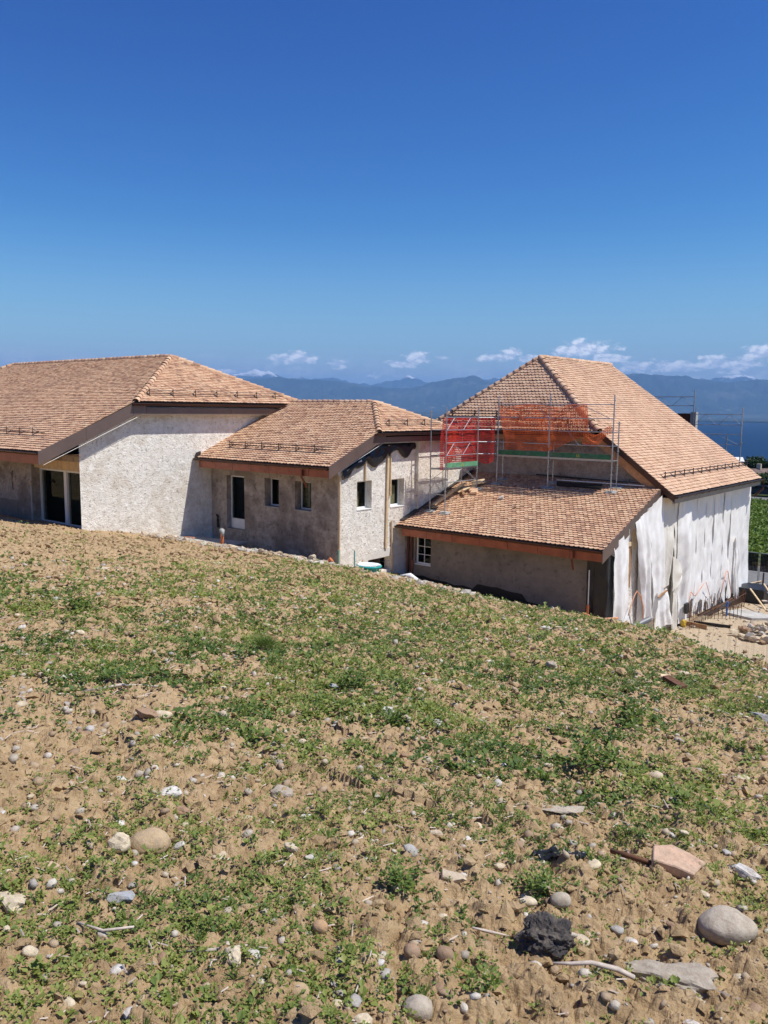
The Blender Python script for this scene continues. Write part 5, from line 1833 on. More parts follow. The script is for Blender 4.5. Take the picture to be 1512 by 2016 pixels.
for col in mid_lab:
    protos[col] = []
    for i in range(4):
        V, F_ = rock_base(2, 40 + i * 3 + len(col), 0.62, 0.22 if i < 2 else 0.12, 1.2)
        if i % 2:
            V = boxy(V, 0.5)
        me = bpy.data.meshes.new('stone')
        me.from_pydata(V.tolist(), [], F_.tolist())
        me.materials.append(STONE[col])
        if i < 2:
            me.polygons.foreach_set('use_smooth', [True] * len(me.polygons))
        protos[col].append(me)
for i in range(240):
    a = math.radians(rg.uniform(-27, 27))
    D = 2.1 * (15.5 / 2.1) ** rg.uniform(0, 1)
    d = FWD * math.cos(a) + RGT * math.sin(a)
    x, y = d.x * D, d.y * D
    col = ['cream', 'white', 'brown', 'grey'][rg.choice(4, p=[0.4, 0.2, 0.25, 0.15])]
    o = bpy.data.objects.new('stone', protos[col][rg.integers(4)])
    C.objects.link(o)
    s_ = rg.uniform(0.012, 0.024) * (0.65 + 0.22 * D ** 0.8)
    o.scale = (s_ * rg.uniform(0.9, 1.5), s_ * rg.uniform(0.8, 1.1), s_ * rg.uniform(0.7, 1.1))
    o.rotation_euler = (rg.normal(0, 0.2), rg.normal(0, 0.2), rg.uniform(0, 6.28))
    o.location = (x, y, gz(x, y) + s_ * 0.15)
    best = min(LANDS, key=lambda q_: (q_[0] - x) ** 2 + (q_[1] - y) ** 2)
    dv = Vector((x - best[0], y - best[1], 0))
    dr_, df_ = dv.dot(RGT), dv.dot(FWD)
    side = ('just right of' if dr_ > 0 else 'just left of') if abs(dr_) > 0.6 * abs(df_) else ('up the slope behind' if df_ > 0 else 'in front of')
    near_ = dv.length / (0.3 + 0.05 * D)
    side = side if near_ < 1 else side.replace('just ', 'some way ').replace('up the', 'farther up the').replace('in front', 'well in front')
    key = (col, side, best[2])
    USED[key] = USED.get(key, 0) + 1
    pre = ['small ', 'smaller ', 'third small ', 'fourth small ', 'fifth small ', 'sixth small '][min(5, USED[key] - 1)] if USED[key] > 1 else 'small '
    tag(o, pre + {'white': 'chalk white'}.get(col, col) + ' stone ' + side + ' ' + best[2], 'stone', mid_lab[col][1])


# ------------------------------------------------------------------ scattered stuff
def sample(n, D0, D1, p, seed, amax=31):
    g = np.random.default_rng(seed)
    a = np.radians(g.uniform(-amax, amax, n))
    t = g.uniform(0, 1, n)
    D = (D0 ** (p + 1) + t * (D1 ** (p + 1) - D0 ** (p + 1))) ** (1 / (p + 1))
    X = D * (FWD.x * np.cos(a) + RGT.x * np.sin(a))
    Y = D * (FWD.y * np.cos(a) + RGT.y * np.sin(a))
    keep = ~((X < -10.9) & (Y > 24.3)) & ~((X < -19.2) & (Y > 20.6)) & ~((X < -26.1) & (Y > 14.9))
    return X[keep], Y[keep], D[keep], g


def euler_mats(rx, ry, rz):
    cx, sx, cy, sy, cz, sz = np.cos(rx), np.sin(rx), np.cos(ry), np.sin(ry), np.cos(rz), np.sin(rz)
    M = np.empty((len(rx), 3, 3))
    M[:, 0, 0] = cz * cy
    M[:, 0, 1] = cz * sy * sx - sz * cx
    M[:, 0, 2] = cz * sy * cx + sz * sx
    M[:, 1, 0] = sz * cy
    M[:, 1, 1] = sz * sy * sx + cz * cx
    M[:, 1, 2] = sz * sy * cx - cz * sx
    M[:, 2, 0] = -sy
    M[:, 2, 1] = cy * sx
    M[:, 2, 2] = cy * cx
    return M


def scatter_rocks(name, n, D0, D1, p, smin, smax, grow, mat, level, seed, ang=0.3, smooth=False, power=2.5, mask=None, sink=0.1):
    X, Y, D, g = sample(n, D0, D1, p, seed)
    if mask is not None:
        k = mask(X, Y, g)
        X, Y, D = X[k], Y[k], D[k]
    n = len(X)
    Z = ground_z(X, Y)
    sz = (smin + (smax - smin) * g.uniform(0, 1, n) ** power) * (1 + grow * D)
    sc = sz[:, None] * g.uniform(0.7, 1.3, (n, 3)) * np.array([1, 0.9, 0.75])
    M = euler_mats(g.normal(0, 0.35, n), g.normal(0, 0.35, n), g.uniform(0, 6.28, n))
    VV, FF, TT = [], [], []
    cnt = 0
    for b in range(6):
        V, F_ = rock_base(level, seed * 3 + b, 0.85 if level != 1 or smooth else 0.65, ang, 1.5 if smooth else 2.3)
        idx = np.arange(b, n, 6)
        W_ = np.einsum('nij,nvj->nvi', M[idx], V[None] * sc[idx][:, None, :])
        W_ += np.stack([X[idx], Y[idx], Z[idx] + sz[idx] * (0.5 - sink) * 0.6], -1)[:, None, :]
        VV.append(W_.reshape(-1, 3))
        off = cnt + np.arange(len(idx))[:, None, None] * len(V)
        FF.append((F_[None] + off).reshape(-1, 3))
        TT.append(np.repeat(g.uniform(0, 1, len(idx)), len(F_)))
        cnt += len(idx) * len(V)
    o = np_mesh(name, np.vstack(VV), np.vstack(FF), mat, None, smooth, np.concatenate(TT))
    return tag(o, kind='stuff')


scatter_rocks('soil_clods', 15500, 1.3, 26, 0.1, 0.005, 0.027, 0.12, M_SOIL, 1, 3, 0.62, False, 2.6, sink=0.3)
scatter_rocks('fine_soil_crumbs', 13000, 1.3, 12, 0.2, 0.002, 0.009, 0.18, M_SOIL, 0, 4, 0.6, False, 1.5)
scatter_rocks('gravel', 6000, 1.4, 17, 0.05, 0.004, 0.020, 0.13, M_PEB, 1, 5, 0.22, True, 2.6)


scatter_rocks('soil_lumps', 9000, 9, 32, 0.8, 0.02, 0.085, 0.0, M_SOIL, 0, 9, 0.6, False, 1.8, lambda X, Y, g: Y < 20.5, 0.5)


def flatmask(X, Y, g):
    return (X > -11.2) & (Y > 22.5)


scatter_rocks('site_rubble', 6000, 24, 42, 1, 0.02, 0.09, 0.0, M_PEB, 0, 6, 0.4, False, 3, flatmask)


def crestmask(X, Y, g):
    yc = np.interp(X, [-26, -22, -18, -15, -12, -9.8, -8], [17.0, 18.2, 18.7, 18.3, 17.4, 16.9, 16.9])
    return (X > -26) & (X < -8.5) & (np.abs(Y - yc) < 0.75) & (g.uniform(0, 1, len(X)) < 0.35 + 0.4 * (X < -17))


scatter_rocks('crest_rubble', 26000, 16, 31, 1, 0.03, 0.16, 0.0, M_PEB, 0, 12, 0.4, False, 3, crestmask)


def green_mask(X, Y, D):
    t = X + 11.5 + 0.52 * (Y - 8)
    m = sstep(-4.5, 2.2, t) * 0.95 + 0.05
    m = m * (0.50 + 0.50 * sstep(3.5, 13.0, D))
    m = m * (1 - sstep(19.2, 20.5, Y))
    c = fbm(X * 0.75, Y * 0.75, 61, 3)
    m = m * (0.35 + 1.1 * sstep(0.34, 0.62, c))
    c2 = fbm(X * 2.6, Y * 2.6, 67, 2)
    return m * (0.35 + 1.25 * sstep(0.34, 0.60, c2))


def leaves_mesh(name, BX, BY, BZ, n_leaf, length, width, g, mat, lift=(0.15, 0.9), stem=0.0, tint_mu=None, curl=0.3):
    n = len(BX)
    rep = np.repeat(np.arange(n), n_leaf)
    m = len(rep)
    L_ = length[rep] * g.uniform(0.6, 1.15, m)
    Wd = width[rep] * g.uniform(0.7, 1.2, m)
    azm = g.uniform(0, 2 * np.pi, m)
    elv = g.uniform(lift[0], lift[1], m)
    d = np.stack([np.cos(azm) * np.cos(elv), np.sin(azm) * np.cos(elv), np.sin(elv)], -1)
    s = np.stack([-np.sin(azm), np.cos(azm), g.normal(0, 0.35, m)], -1)
    s /= np.linalg.norm(s, axis=1, keepdims=True)
    B = np.stack([BX[rep], BY[rep], BZ[rep]], -1)
    B = B + d * (stem * length[rep] * g.uniform(0, 1.2, m))[:, None]
    down = np.array([0, 0, -1.0])
    tip = B + d * L_[:, None] + down * (curl * L_)[:, None]
    midp = B + d * (0.45 * L_)[:, None] + down * (0.10 * L_)[:, None]
    l = midp + s * (Wd * 0.5)[:, None] + np.array([0, 0, 1.0]) * (0.15 * Wd)[:, None]
    r = midp - s * (Wd * 0.5)[:, None] + np.array([0, 0, 1.0]) * (0.15 * Wd)[:, None]
    V = np.stack([B, l, tip, r], 1).reshape(-1, 3)
    o4 = np.arange(m)[:, None] * 4
    F_ = np.concatenate([o4 + np.array([[0, 2, 1]]), o4 + np.array([[0, 3, 2]])])
    tp = g.uniform(0, 1, n) if tint_mu is None else tint_mu
    tn = np.clip(0.55 * tp[rep] + 0.45 * g.uniform(0, 1, m) ** 1.3, 0, 1)
    return np_mesh(name, V, F_, mat, None, False, np.concatenate([tn, tn]))


# broad-leaved weeds, dense to sparse, in three depth bands
for bi, (D0, D1, n, p, nl, ln, wd) in enumerate(((1.3, 5.0, 15000, 0.9, 9, 0.018, 0.011), (5.0, 11.0, 19500, 0.8, 9, 0.036, 0.022), (11.0, 28.0, 26000, 0.5, 6, 0.062, 0.040))):
    X, Y, D, g = sample(n, D0, D1, p, 80 + bi)
    k = g.uniform(0, 1, len(X)) < green_mask(X, Y, D)
    X, Y, D = X[k], Y[k], D[k]
    size = g.uniform(0.55, 1.35, len(X)) * (1 + 0.7 * (g.uniform(0, 1, len(X)) > 0.93))
    tp = np.clip(fbm(X * 1.1, Y * 1.1, 90, 3) * 1.7 - 0.35 + g.normal(0, 0.2, len(X)), 0, 1)
    o = leaves_mesh('weeds', X, Y, ground_z(X, Y) + 0.004, nl, ln * size, wd * size, g, M_WEED, (0.1, 1.15), 0.9, tp)
    tag(o, kind='stuff')
# grass tufts
X, Y, D, g = sample(2600, 1.5, 19, 0.5, 99)
k = g.uniform(0, 1, len(X)) < green_mask(X, Y, D) * 0.9
X, Y, D = X[k], Y[k], D[k]
o = leaves_mesh('grass_tufts', X, Y, ground_z(X, Y), 14, g.uniform(0.04, 0.11, len(X)) * (0.8 + 0.04 * D), np.full(len(X), 0.0045) * (1 + 0.12 * D), g, M_WEED, (0.5, 1.45), 0.05, g.uniform(0.1, 0.5, len(X)), 0.25)
tag(o, kind='stuff')
# bigger single bushy weeds that stand out
def bushy(x, y, r, lab, tint=0.2, n=70, grass=False):
    g = np.random.default_rng(int(abs(x * 100) + abs(y * 10)))
    m = 1 if not grass else 1
    px = x + g.normal(0, r * 0.38, 12)
    py = y + g.normal(0, r * 0.38, 12)
    pz = ground_z(px, py) + g.uniform(0.0, r * 0.55, 12)
    t_ = thing('grass_tuft' if grass else 'weed_plant', lab, 'grass' if grass else 'weed', (x, y, gz(x, y)))
    o = leaves_mesh('blades' if grass else 'leaves', px - x, py - y, pz - gz(x, y), int(n / 12 * 2.6), np.full(12, r * (1.0 if grass else 0.26)), np.full(12, r * (0.05 if grass else 0.15)), g, M_WEED,
                    (0.6, 1.4) if grass else (0.05, 1.2), 0.5 if grass else 1.6, np.clip(tint + 0.12 + g.normal(0, 0.1, 12), 0, 1))
    o.parent = t_
    o['kind'] = 'stuff'


bushy(-1.98, 2.55, 0.12, 'dark leafy weed with broad leaves at the left of the split beige stone', 0.15, 110)
bushy(-3.72, 4.66, 0.16, 'dark green bushy weed below the two pale stones, centre', 0.12, 100)
bushy(-4.70, 5.28, 0.18, 'tall dark weed right of the blue-white broken rock', 0.1, 100)
bushy(-2.75, 6.9, 0.26, 'dark clump of leafy weed on the right half of the slope', 0.15, 120)
bushy(-2.35, 5.2, 0.22, 'spreading dark green weed left of the small beige oval', 0.15, 120)
bushy(-6.3, 5.7, 0.12, 'spiky tuft of grass left of centre', 0.2, 120, True)
bushy(-9.0, 5.1, 0.26, 'tall leafy weed at the edge of the bare patch, upper left', 0.2, 130)
bushy(-10.3, 3.8, 0.30, 'dark broad-leaved weed at the left edge', 0.15, 140)
bushy(-1.62, 3.05, 0.12, 'leafy weed between the split beige stone and the greyish round one', 0.2, 90)
bushy(-1.35, 2.2, 0.10, 'weed seedling in front of the black tar lump', 0.25, 60)
# dry straw and twigs
X, Y, D, g = sample(1500, 1.4, 12, 0.3, 123)
n = len(X)
L_ = g.uniform(0.012, 0.06, n) * (0.7 + 0.1 * D)
a = g.uniform(0, 6.28, n)
d = np.stack([np.cos(a), np.sin(a), g.normal(0, 0.15, n)], -1) * L_[:, None]
w = np.stack([-np.sin(a), np.cos(a), np.zeros(n)], -1) * (0.0018 * (1 + 0.2 * D))[:, None]
B = np.stack([X, Y, ground_z(X, Y) + 0.014], -1)
up = np.array([0, 0, 0.003])
V = np.stack([B - w, B + w, B + d + w, B + d - w, B + up, B + d + up], 1).reshape(-1, 3)
o6 = np.arange(n)[:, None] * 6
F_ = np.concatenate([o6 + np.array([[0, 3, 5, 4]]), o6 + np.array([[4, 5, 2, 1]])])
tag(np_mesh('dry_straw', V, F_, M_DRIFT), kind='stuff')

# ================================================================== edge of the terrace
o = MB().prism([(-26.1, 17.2, -5.03), (-24.6, 18.55, -5.03), (-23.3, 19.5, -5.10), (-23.6, 20.3, -5.12), (-26.1, 19.6, -5.08)], (0, 0, 0.06)).build('concrete_strip', M_CONC)
tag(o, 'pale concrete strip with rubble at the foot of the white wing\'s end wall', 'concrete')
o = MB().tube([(-25.7, 18.6, -4.93), (-25.2, 18.3, -4.92), (-24.8, 18.6, -4.92), (-25.1, 19.0, -4.92), (-25.6, 18.9, -4.92)], 0.02, 6).build('conduit_loop', M_CORD, None, True)
tag(o, 'loop of orange conduit lying on the pale concrete strip', 'conduit')
pr = thing('riser_pipe', 'upright orange riser pipe with wrapped top on the terrace edge', 'pipe', (-23.15, 18.75, -5.1))
MB().tube([(-23.15, 18.75, -5.2), (-23.15, 18.75, -4.42)], 0.062, 12).build('pipe', M_TERRA, pr, True)
MB().tube([(-23.15, 18.75, -4.48), (-23.13, 18.73, -4.40), (-23.10, 18.72, -4.42), (-23.05, 18.72, -4.62)], [0.085, 0.10, 0.08, 0.03], 9).build('wrapping', M_CLEAR, pr, True)
o = MB().tube([(-23.0, 18.9, -5.02), (-22.2, 19.0, -5.04)], 0.02, 5).build('conduit', M_TERRA)
tag(o, 'orange conduit lying right of the riser pipe', 'conduit')
TB = [(-22.35, 18.6, .55, .4, .25, 'cream', 'long pale block just right of the riser pipe', 'block'),
      (-20.9, 18.35, .5, .3, .22, 'bluegrey', 'blue grey bag or block at the terrace edge left of a pinkish slab', 'lump'),
      (-20.4, 18.45, .75, .5, .18, 'pink', 'pinkish flat slab at the terrace edge', 'block'),
      (-20.1, 18.2, .5, .4, .18, 'white', 'white rubble in front of the pinkish slab', 'lump'),
      (-19.55, 18.55, .42, .6, .28, 'beige', 'beige block right of the pinkish slab', 'block'),
      (-19.1, 18.65, .45, .5, .25, 'pink', 'flat reddish stone between two pale ones at the terrace edge', 'block'),
      (-18.55, 18.75, .27, .8, .9, 'cream', 'upright cream stone at the terrace edge near the wing corner', 'lump'),
      (-18.2, 18.8, .25, .8, .5, 'grey', 'small grey stone right of the upright cream one', 'round')]
for (x, y, w, a_, h_, col, lab, kd) in TB:
    stone(x, y, w, a_, h_, col, lab, 0.1, kd, sink=0.05, level=3)
o = MB().tube([(-18.75, 19.0, -5.0), (-18.6, 19.05, -4.62)], 0.012, 5).build('iron_rod', M_RUST)
tag(o, 'thin rod sticking up behind the terrace edge stones', 'iron rod')
# teal tub with a mesh lid
tb = thing('plastic_tub', 'teal plastic tub with a pale mesh lid before the basement opening', 'tub', (-15.75, 18.35, -5.35))
vs, fs = [], []
prof = [(0.27, -5.15), (0.30, -4.72), (0.37, -4.66), (0.38, -4.62), (0.35, -4.61), (0.30, -4.66), (0.25, -5.0)]
n = 28
for r_, z in prof:
    for k in range(n):
        a = 2 * math.pi * k / n
        vs.append((-15.75 + r_ * math.cos(a) * 1.08, 18.35 + r_ * math.sin(a) * 0.95, z - 0.05))
for i in range(len(prof) - 1):
    for k in range(n):
        fs.append((i * n + k, i * n + (k + 1) % n, (i + 1) * n + (k + 1) % n, (i + 1) * n + k))
MB().add(vs, fs).build('tub', M_TEAL, tb, True)
mb = MB()
for i in range(-7, 8):
    h_ = math.sqrt(max(0, 0.345 ** 2 - (i * 0.046) ** 2))
    mb.tube([(-15.75 + i * 0.046 * 1.05, 18.35 - h_ * 0.93, -4.65), (-15.75 + i * 0.046 * 1.05, 18.35, -4.615), (-15.75 + i * 0.046 * 1.05, 18.35 + h_ * 0.93, -4.65)], 0.009, 4)
    mb.tube([(-15.75 - h_ * 1.05, 18.35 + i * 0.046 * 0.95, -4.65), (-15.75 + h_ * 1.05, 18.35 + i * 0.046 * 0.95, -4.645)], 0.009, 4)
o = mb.build('mesh_lid', M_WHITE, tb)
o['kind'] = 'stuff'
for (x, y, z0, z1, lab) in ((-18.0, 19.4, -5.4, -4.62, 'left green stake at the wing corner'), (-17.55, 19.7, -5.5, -4.60, 'right green stake before the roughcast end wall')):
    o = MB().tube([(x, y, z0), (x, y, z1)], 0.02, 6).build('stake', M_TEAL)
    tag(o, lab, 'stake')
o = MB().tube([(-18.45, 19.25, -5.15), (-18.25, 19.35, -4.95)], 0.10, 10).build('clay_pipe', M_TERRA)
tag(o, 'tilted clay pipe stub at the foot of the wing corner', 'pipe')
o = MB().box(-15.6, -14.3, 19.3, 19.7, -5.45, -5.28).build('foam_board', M_WHITE)
tag(o, 'white foam board lying right of the teal tub', 'board')
stone(-14.2, 19.3, .38, .7, .5, 'white', 'white lump at the right end of the foam board', 0.3, 'lump', sink=0.05)
o = MB().tube([(-15.2, 19.2, -5.1), (-14.9, 19.3, -5.02), (-14.7, 19.35, -5.15)], 0.09, 8).build('plastic_bag', M_SHEET, None, True)
tag(o, 'rolled white plastic lying on the foam board', 'plastic roll')
ORD = ['first', 'second', 'third', 'fourth', 'fifth', 'sixth', 'seventh', 'eighth', 'ninth', 'tenth', 'eleventh', 'twelfth', 'thirteenth', 'fourteenth',
       'fifteenth', 'sixteenth', 'seventeenth', 'eighteenth', 'nineteenth', 'twentieth']
for i in range(20):
    t = i / 19
    x = -14.1 + 4.3 * t + rg.normal(0, 0.06)
    y = 18.35 - 1.15 * t + rg.normal(0, 0.12)
    w = rg.uniform(0.10, 0.26)
    stone(x, y, w, 0.7, 0.45, ['cream', 'grey', 'beige', 'white'][i % 4],
          {'cream': 'cream rubble piece', 'grey': 'grey rubble piece', 'beige': 'beige rubble piece', 'white': 'white rubble piece'}[['cream', 'grey', 'beige', 'white'][i % 4]]
          + ', ' + ORD[i] + ' from the left in the row along the lean-to trench', 0.1 * i, 'lump', 'rubble', 'row of rubble along the lean-to trench', 0.1, name='rubble_piece', level=2)

# ================================================================== building pit at the barn's foot
for nm_i, (ya, yb, xx, lab, zt) in enumerate(((30.7, 34.2, -10.25, 'first long row of upright steel bars under the white sheeting', -7.30),
                                             (34.6, 37.3, -10.1, 'second row of upright bars, beyond the concrete foundation', -7.65))):
    cg = thing('rebar_cage', lab, 'rebar', (xx, ya, -8.3))
    y = ya
    i = 0
    while y < yb:
        lean = 0.03 * math.sin(i * 2.3)
        MB().tube([(xx + lean, y, -8.5), (xx - lean, y + 0.02, zt + 0.08 * math.sin(i * 1.7))], 0.011, 5).build('rebar', M_RUST, cg)
        y += 0.145
        i += 1
    for z in (-7.85,):
        MB().tube([(xx + 0.02, ya, z), (xx + 0.02, yb, z)], 0.012, 5).build('rebar', M_RUST, cg)
cg = thing('rebar_cage', 'short sunlit row of thin bars beside the blue post', 'rebar', (-9.6, 33.2, -8.2))
for i in range(9):
    f = i / 8
    MB().tube([(-10.2 + 0.9 * f, 33.0 + 0.9 * f, -8.4), (-10.2 + 0.9 * f, 33.0 + 0.9 * f, -7.72)], 0.012, 5).build('rebar', M_RUST, cg)
MB().tube([(-10.2, 33.0, -7.75), (-9.3, 33.9, -7.75)], 0.012, 5).build('rebar', M_RUST, cg)
MB().box(-10.85, -10.45, 30.8, 38.0, -9, -8.22).build('foundation_edge', M_BLACKM, G)
fo = MB().prism([(-10.2, 34.4, -8.6), (-8.9, 34.0, -8.6), (-8.0, 34.9, -8.6), (-9.7, 35.4, -8.6)], (0, 0, 0.45)).build('foundation_block', M_CONC)
tag(fo, 'grey concrete foundation block behind the blue post', 'concrete')
fo = MB().box(-11.0, -9.6, 38.3, 39.7, -8.9, -7.85).build('foundation_block', M_BLACKM)
tag(fo, 'dark shuttered foundation box near the far corner of the barn', 'concrete')
o = MB().tube([(-9.9, 34.0, -8.4), (-9.88, 34.02, -7.62)], 0.035, 7).build('marker_post', M_BLUE)
tag(o, 'small blue post in the building pit', 'post')
PL = [((-11.0, 31.05, -8.05), (-9.75, 31.15, -8.1), .05, .17, M_PLANK, 'brown plank on edge at the foot of the cream strip'),
      ((-10.4, 31.6, -8.1), (-9.1, 31.9, -8.12), .06, .12, M_BLACKM, 'blackened plank behind the brown one'),
      ((-10.7, 39.9, -8.05), (-8.8, 40.3, -8.1), .06, .2, M_PLANK, 'long brown shutter board near the fence'),
      ((-10.9, 39.5, -8.0), (-10.2, 40.1, -7.8), .12, .08, M_BATTEN, 'pale beam end at the far corner of the barn'),
      ((-10.0, 37.6, -7.7), (-8.8, 35.6, -8.1), .05, .05, M_BATTEN, 'front one of two slanting props in the pit'),
      ((-9.7, 38.6, -7.6), (-8.5, 36.4, -8.05), .05, .05, M_BATTEN, 'rear one of two slanting props in the pit'),
      ((-9.7, 38.9, -8.05), (-8.7, 39.1, -8.0), .25, .05, M_CONC, 'grey board lying beyond the slanting props'),
      ((-9.4, 37.3, -8.1), (-8.2, 37.9, -8.08), .2, .04, M_DRIFT, 'pale weathered board lying right of the props'),
      ((-10.35, 33.6, -8.0), (-9.9, 34.7, -7.6), .06, .03, M_RUST, 'rusty strip leaning on the foundation')]
for a, b, w, h_, mt, lab in PL:
    tag(MB().bar(a, b, w, h_).build('plank', mt), lab, 'plank')
o = MB().bar((-10.1, 40.0, -8.5), (-10.1, 40.0, -7.35), .06, .06).build('stake', M_DARKST)
tag(o, 'dark stake standing at the end of the long shutter board', 'stake')
o = MB().tube([(-10.45, 31.2, -8.0), (-10.5, 31.45, -7.3)], 0.016, 5).build('iron_rod', M_RUST)
tag(o, 'rod leaning beside the dark bag at the foot of the sheeting', 'iron rod')
o = MB().obox((-10.5, 31.0, -7.45), (0.02, 0.10, 0.02), (0, -0.05, 0.20), (0.05, 0, 0)).build('bag', M_BLACKP)
tag(o, 'small black bag hanging at the foot of the sheeting', 'bag')
stone(-10.55, 30.9, .22, .8, 1.5, 'orange', 'yellowish cloth bundle below the small black bag', 0, 'lump', 'bundle', name='cloth_bundle', zb=-8.1)
MATSY = bpy.data.objects['cloth_bundle']
MATSY.data.materials[0] = M_YEL
# heap of stones
HU = {}


def heap_label(col, x, y, z):
    dv = Vector((x + 7.75, y - 31.4, 0))
    a, b = dv.dot(RGT), dv.dot(FWD)
    side = ('right' if a > 0 else 'left') if abs(a) > abs(b) else ('back' if b > 0 else 'front')
    lev = 'near the top on' if z > -7.95 else ('halfway up' if z > -8.08 else 'at the foot of')
    c_ = {'cream': 'pale cream', 'grey': 'plain grey', 'brown': 'brown', 'beige': 'beige', 'greybeige': 'grey-brown'}[col]
    k = (c_, lev, side)
    HU[k] = HU.get(k, 0) + 1
    return ('', 'second ', 'third ', 'fourth ', 'fifth ', 'sixth ', 'seventh ', 'eighth ')[min(HU[k], 8) - 1] + c_ + ' stone ' + lev + ' the ' + side + ' of the stone heap'


for i in range(64):
    a = rg.uniform(0, 6.28)
    rr = rg.uniform(0, 1) ** 0.6
    x = -7.75 + 1.15 * rr * math.cos(a)
    y = 31.4 + 1.0 * rr * math.sin(a)
    zz_ = -8.2 + 0.55 * (1 - rr) ** 0.8 * rg.uniform(0.5, 1)
    col = ['cream', 'grey', 'brown', 'beige', 'greybeige'][i % 5]
    stone(x, y, rg.uniform(0.18, 0.42), 0.75, 0.5, col, heap_label(col, x, y, zz_), rg.uniform(0, 6.28),
          'block', 'stone', 'stones in the heap at the right edge', 0.0, rg.normal(0, 0.4), zb=zz_, level=2)

# ================================================================== fence, road, field
def fence_panel(x0, x1, y, z, lab):
    f = thing('mesh_fence', lab, 'fence', (x0, y, z), 'construction fence panels')
    h_ = 1.9
    fr_ = MB().tube([(x0, y, z), (x0, y, z + h_), (x1, y, z + h_), (x1, y, z)], 0.022, 6)
    fr_.build('fence_frame', M_STEEL, f)
    MB().tube([(x0, y, z + 0.15), (x1, y, z + 0.15)], 0.015, 5).build('fence_frame', M_STEEL, f)
    o = drape('windbreak_mesh', f, lambda u, v: Vector((x0 + 0.03 + (x1 - x0 - 0.06) * u, y - 0.03 + 0.015 * math.sin(u * 40), z + h_ - 0.02 - 0.92 * v)), 40, 4, M_NETK, (3.4, 0.9))
    for i in range(1, 14):
        x = x0 + (x1 - x0) * i / 14
        MB().tube([(x, y, z + 0.15), (x, y, z + h_)], 0.003, 3).build('wire', M_STEEL, f)


for i, (xa, lab) in enumerate(((-18.3, 'construction fence panel with black mesh hidden mostly behind the barn'), (-14.75, 'construction fence panel with black mesh just right of the barn corner'), (-11.22, 'construction fence panel with black mesh cut by the right edge'), (-7.7, 'next construction fence panel with black mesh beyond the right edge'))):
    fence_panel(xa, xa + 3.47, 43.6, -8.93, lab)


def surf(name, x0, x1, y0, y1, nx, ny, mat, dz):
    xs, ys = np.meshgrid(np.linspace(x0, x1, nx), np.linspace(y0, y1, ny))
    zs = ground_z(xs, ys) + dz
    V = np.stack([xs, ys, zs], -1).reshape(-1, 3)
    I = np.arange(nx * ny).reshape(ny, nx)
    F_ = np.stack([I[:-1, :-1], I[:-1, 1:], I[1:, 1:], I[1:, :-1]], -1).reshape(-1, 4)
    o = np_mesh(name, V, F_, mat, None, True)
    return tag(o, kind='structure')


surf('road', -40, 14, 42.3, 52.0, 120, 40, M_ASPH, 0.06)
surf('upper_road', -80, 10, 111, 117, 60, 12, M_ASPH, 0.25)
# crop rows in the field beyond the fence
g = np.random.default_rng(77)
n = 15000
xs = g.uniform(-45, -5, n)
row = g.integers(0, 46, n)
ys = 53 + row * 1.25 + g.normal(0, 0.22, n)
kk = (np.degrees(np.arctan2(xs * RGT.x + ys * RGT.y, xs * FWD.x + ys * FWD.y)) > 17) & (ys < 109)
xs, ys = xs[kk], ys[kk]
o = leaves_mesh('crop_rows', xs, ys, ground_z(xs, ys) + g.uniform(0.0, 0.5, len(xs)), 6, np.full(len(xs), 0.40), np.full(len(xs), 0.24), g, M_VINE, (0.0, 1.4), 0.3)
tag(o, kind='stuff')


def gzb(x, y):
    return float(ground_base(np.array([x]), np.array([y]))[0])


def tree(x, y, h_, r, lab, seed, trunk=0.25, flat=1.0, base=None, n=2600):
    z = gzb(x, y)
    t = thing('tree', lab, 'tree', (x, y, z), None)
    g = np.random.default_rng(seed)
    mb = MB()
    mb.tube([(x, y, z - 0.3), (x + 0.1, y, z + h_ * 0.35), (x, y + 0.1, z + h_ * 0.8)], [h_ * 0.035, h_ * 0.024, h_ * 0.008], 8)
    for i in range(5):
        a = i * 1.3 + seed
        z0 = z + h_ * (0.28 + 0.09 * i)
        mb.tube([(x, y, z0), (x + math.cos(a) * r * 0.45, y + math.sin(a) * r * 0.45, z0 + h_ * 0.15)], [h_ * 0.014, h_ * 0.004], 5)
    mb.build('trunk', M_BARK, t)
    # clumps through the crown volume
    nc = 26
    cs = []
    while len(cs) < nc:
        p_ = g.uniform(-1, 1, 3)
        if 0.25 < np.linalg.norm(p_) < 0.92:
            cs.append(p_)
    cs = np.array(cs)
    k = g.integers(0, nc, n)
    off = g.normal(0, 1, (n, 3))
    off = off / np.linalg.norm(off, axis=1, keepdims=True) * (g.uniform(0, 1, (n, 1)) ** 0.5) * 0.30
    P_ = (cs[k] + off) * np.array([r, r, h_ * 0.36]) + np.array([0, 0, h_ * 0.60])
    ct = g.uniform(0, 1, nc)[k]
    o = leaves_mesh('crown', P_[:, 0] + x, P_[:, 1] + y, P_[:, 2] + z, 3, np.full(n, r * 0.13), np.full(n, r * 0.10), g, M_TREE, (-0.8, 1.2), 0.3, ct)
    o.parent = t
    o.location = -t.location


def along(az_deg, D):
    a = math.radians(az_deg)
    d = FWD * math.cos(a) + RGT * math.sin(a)
    return d.x * D, d.y * D


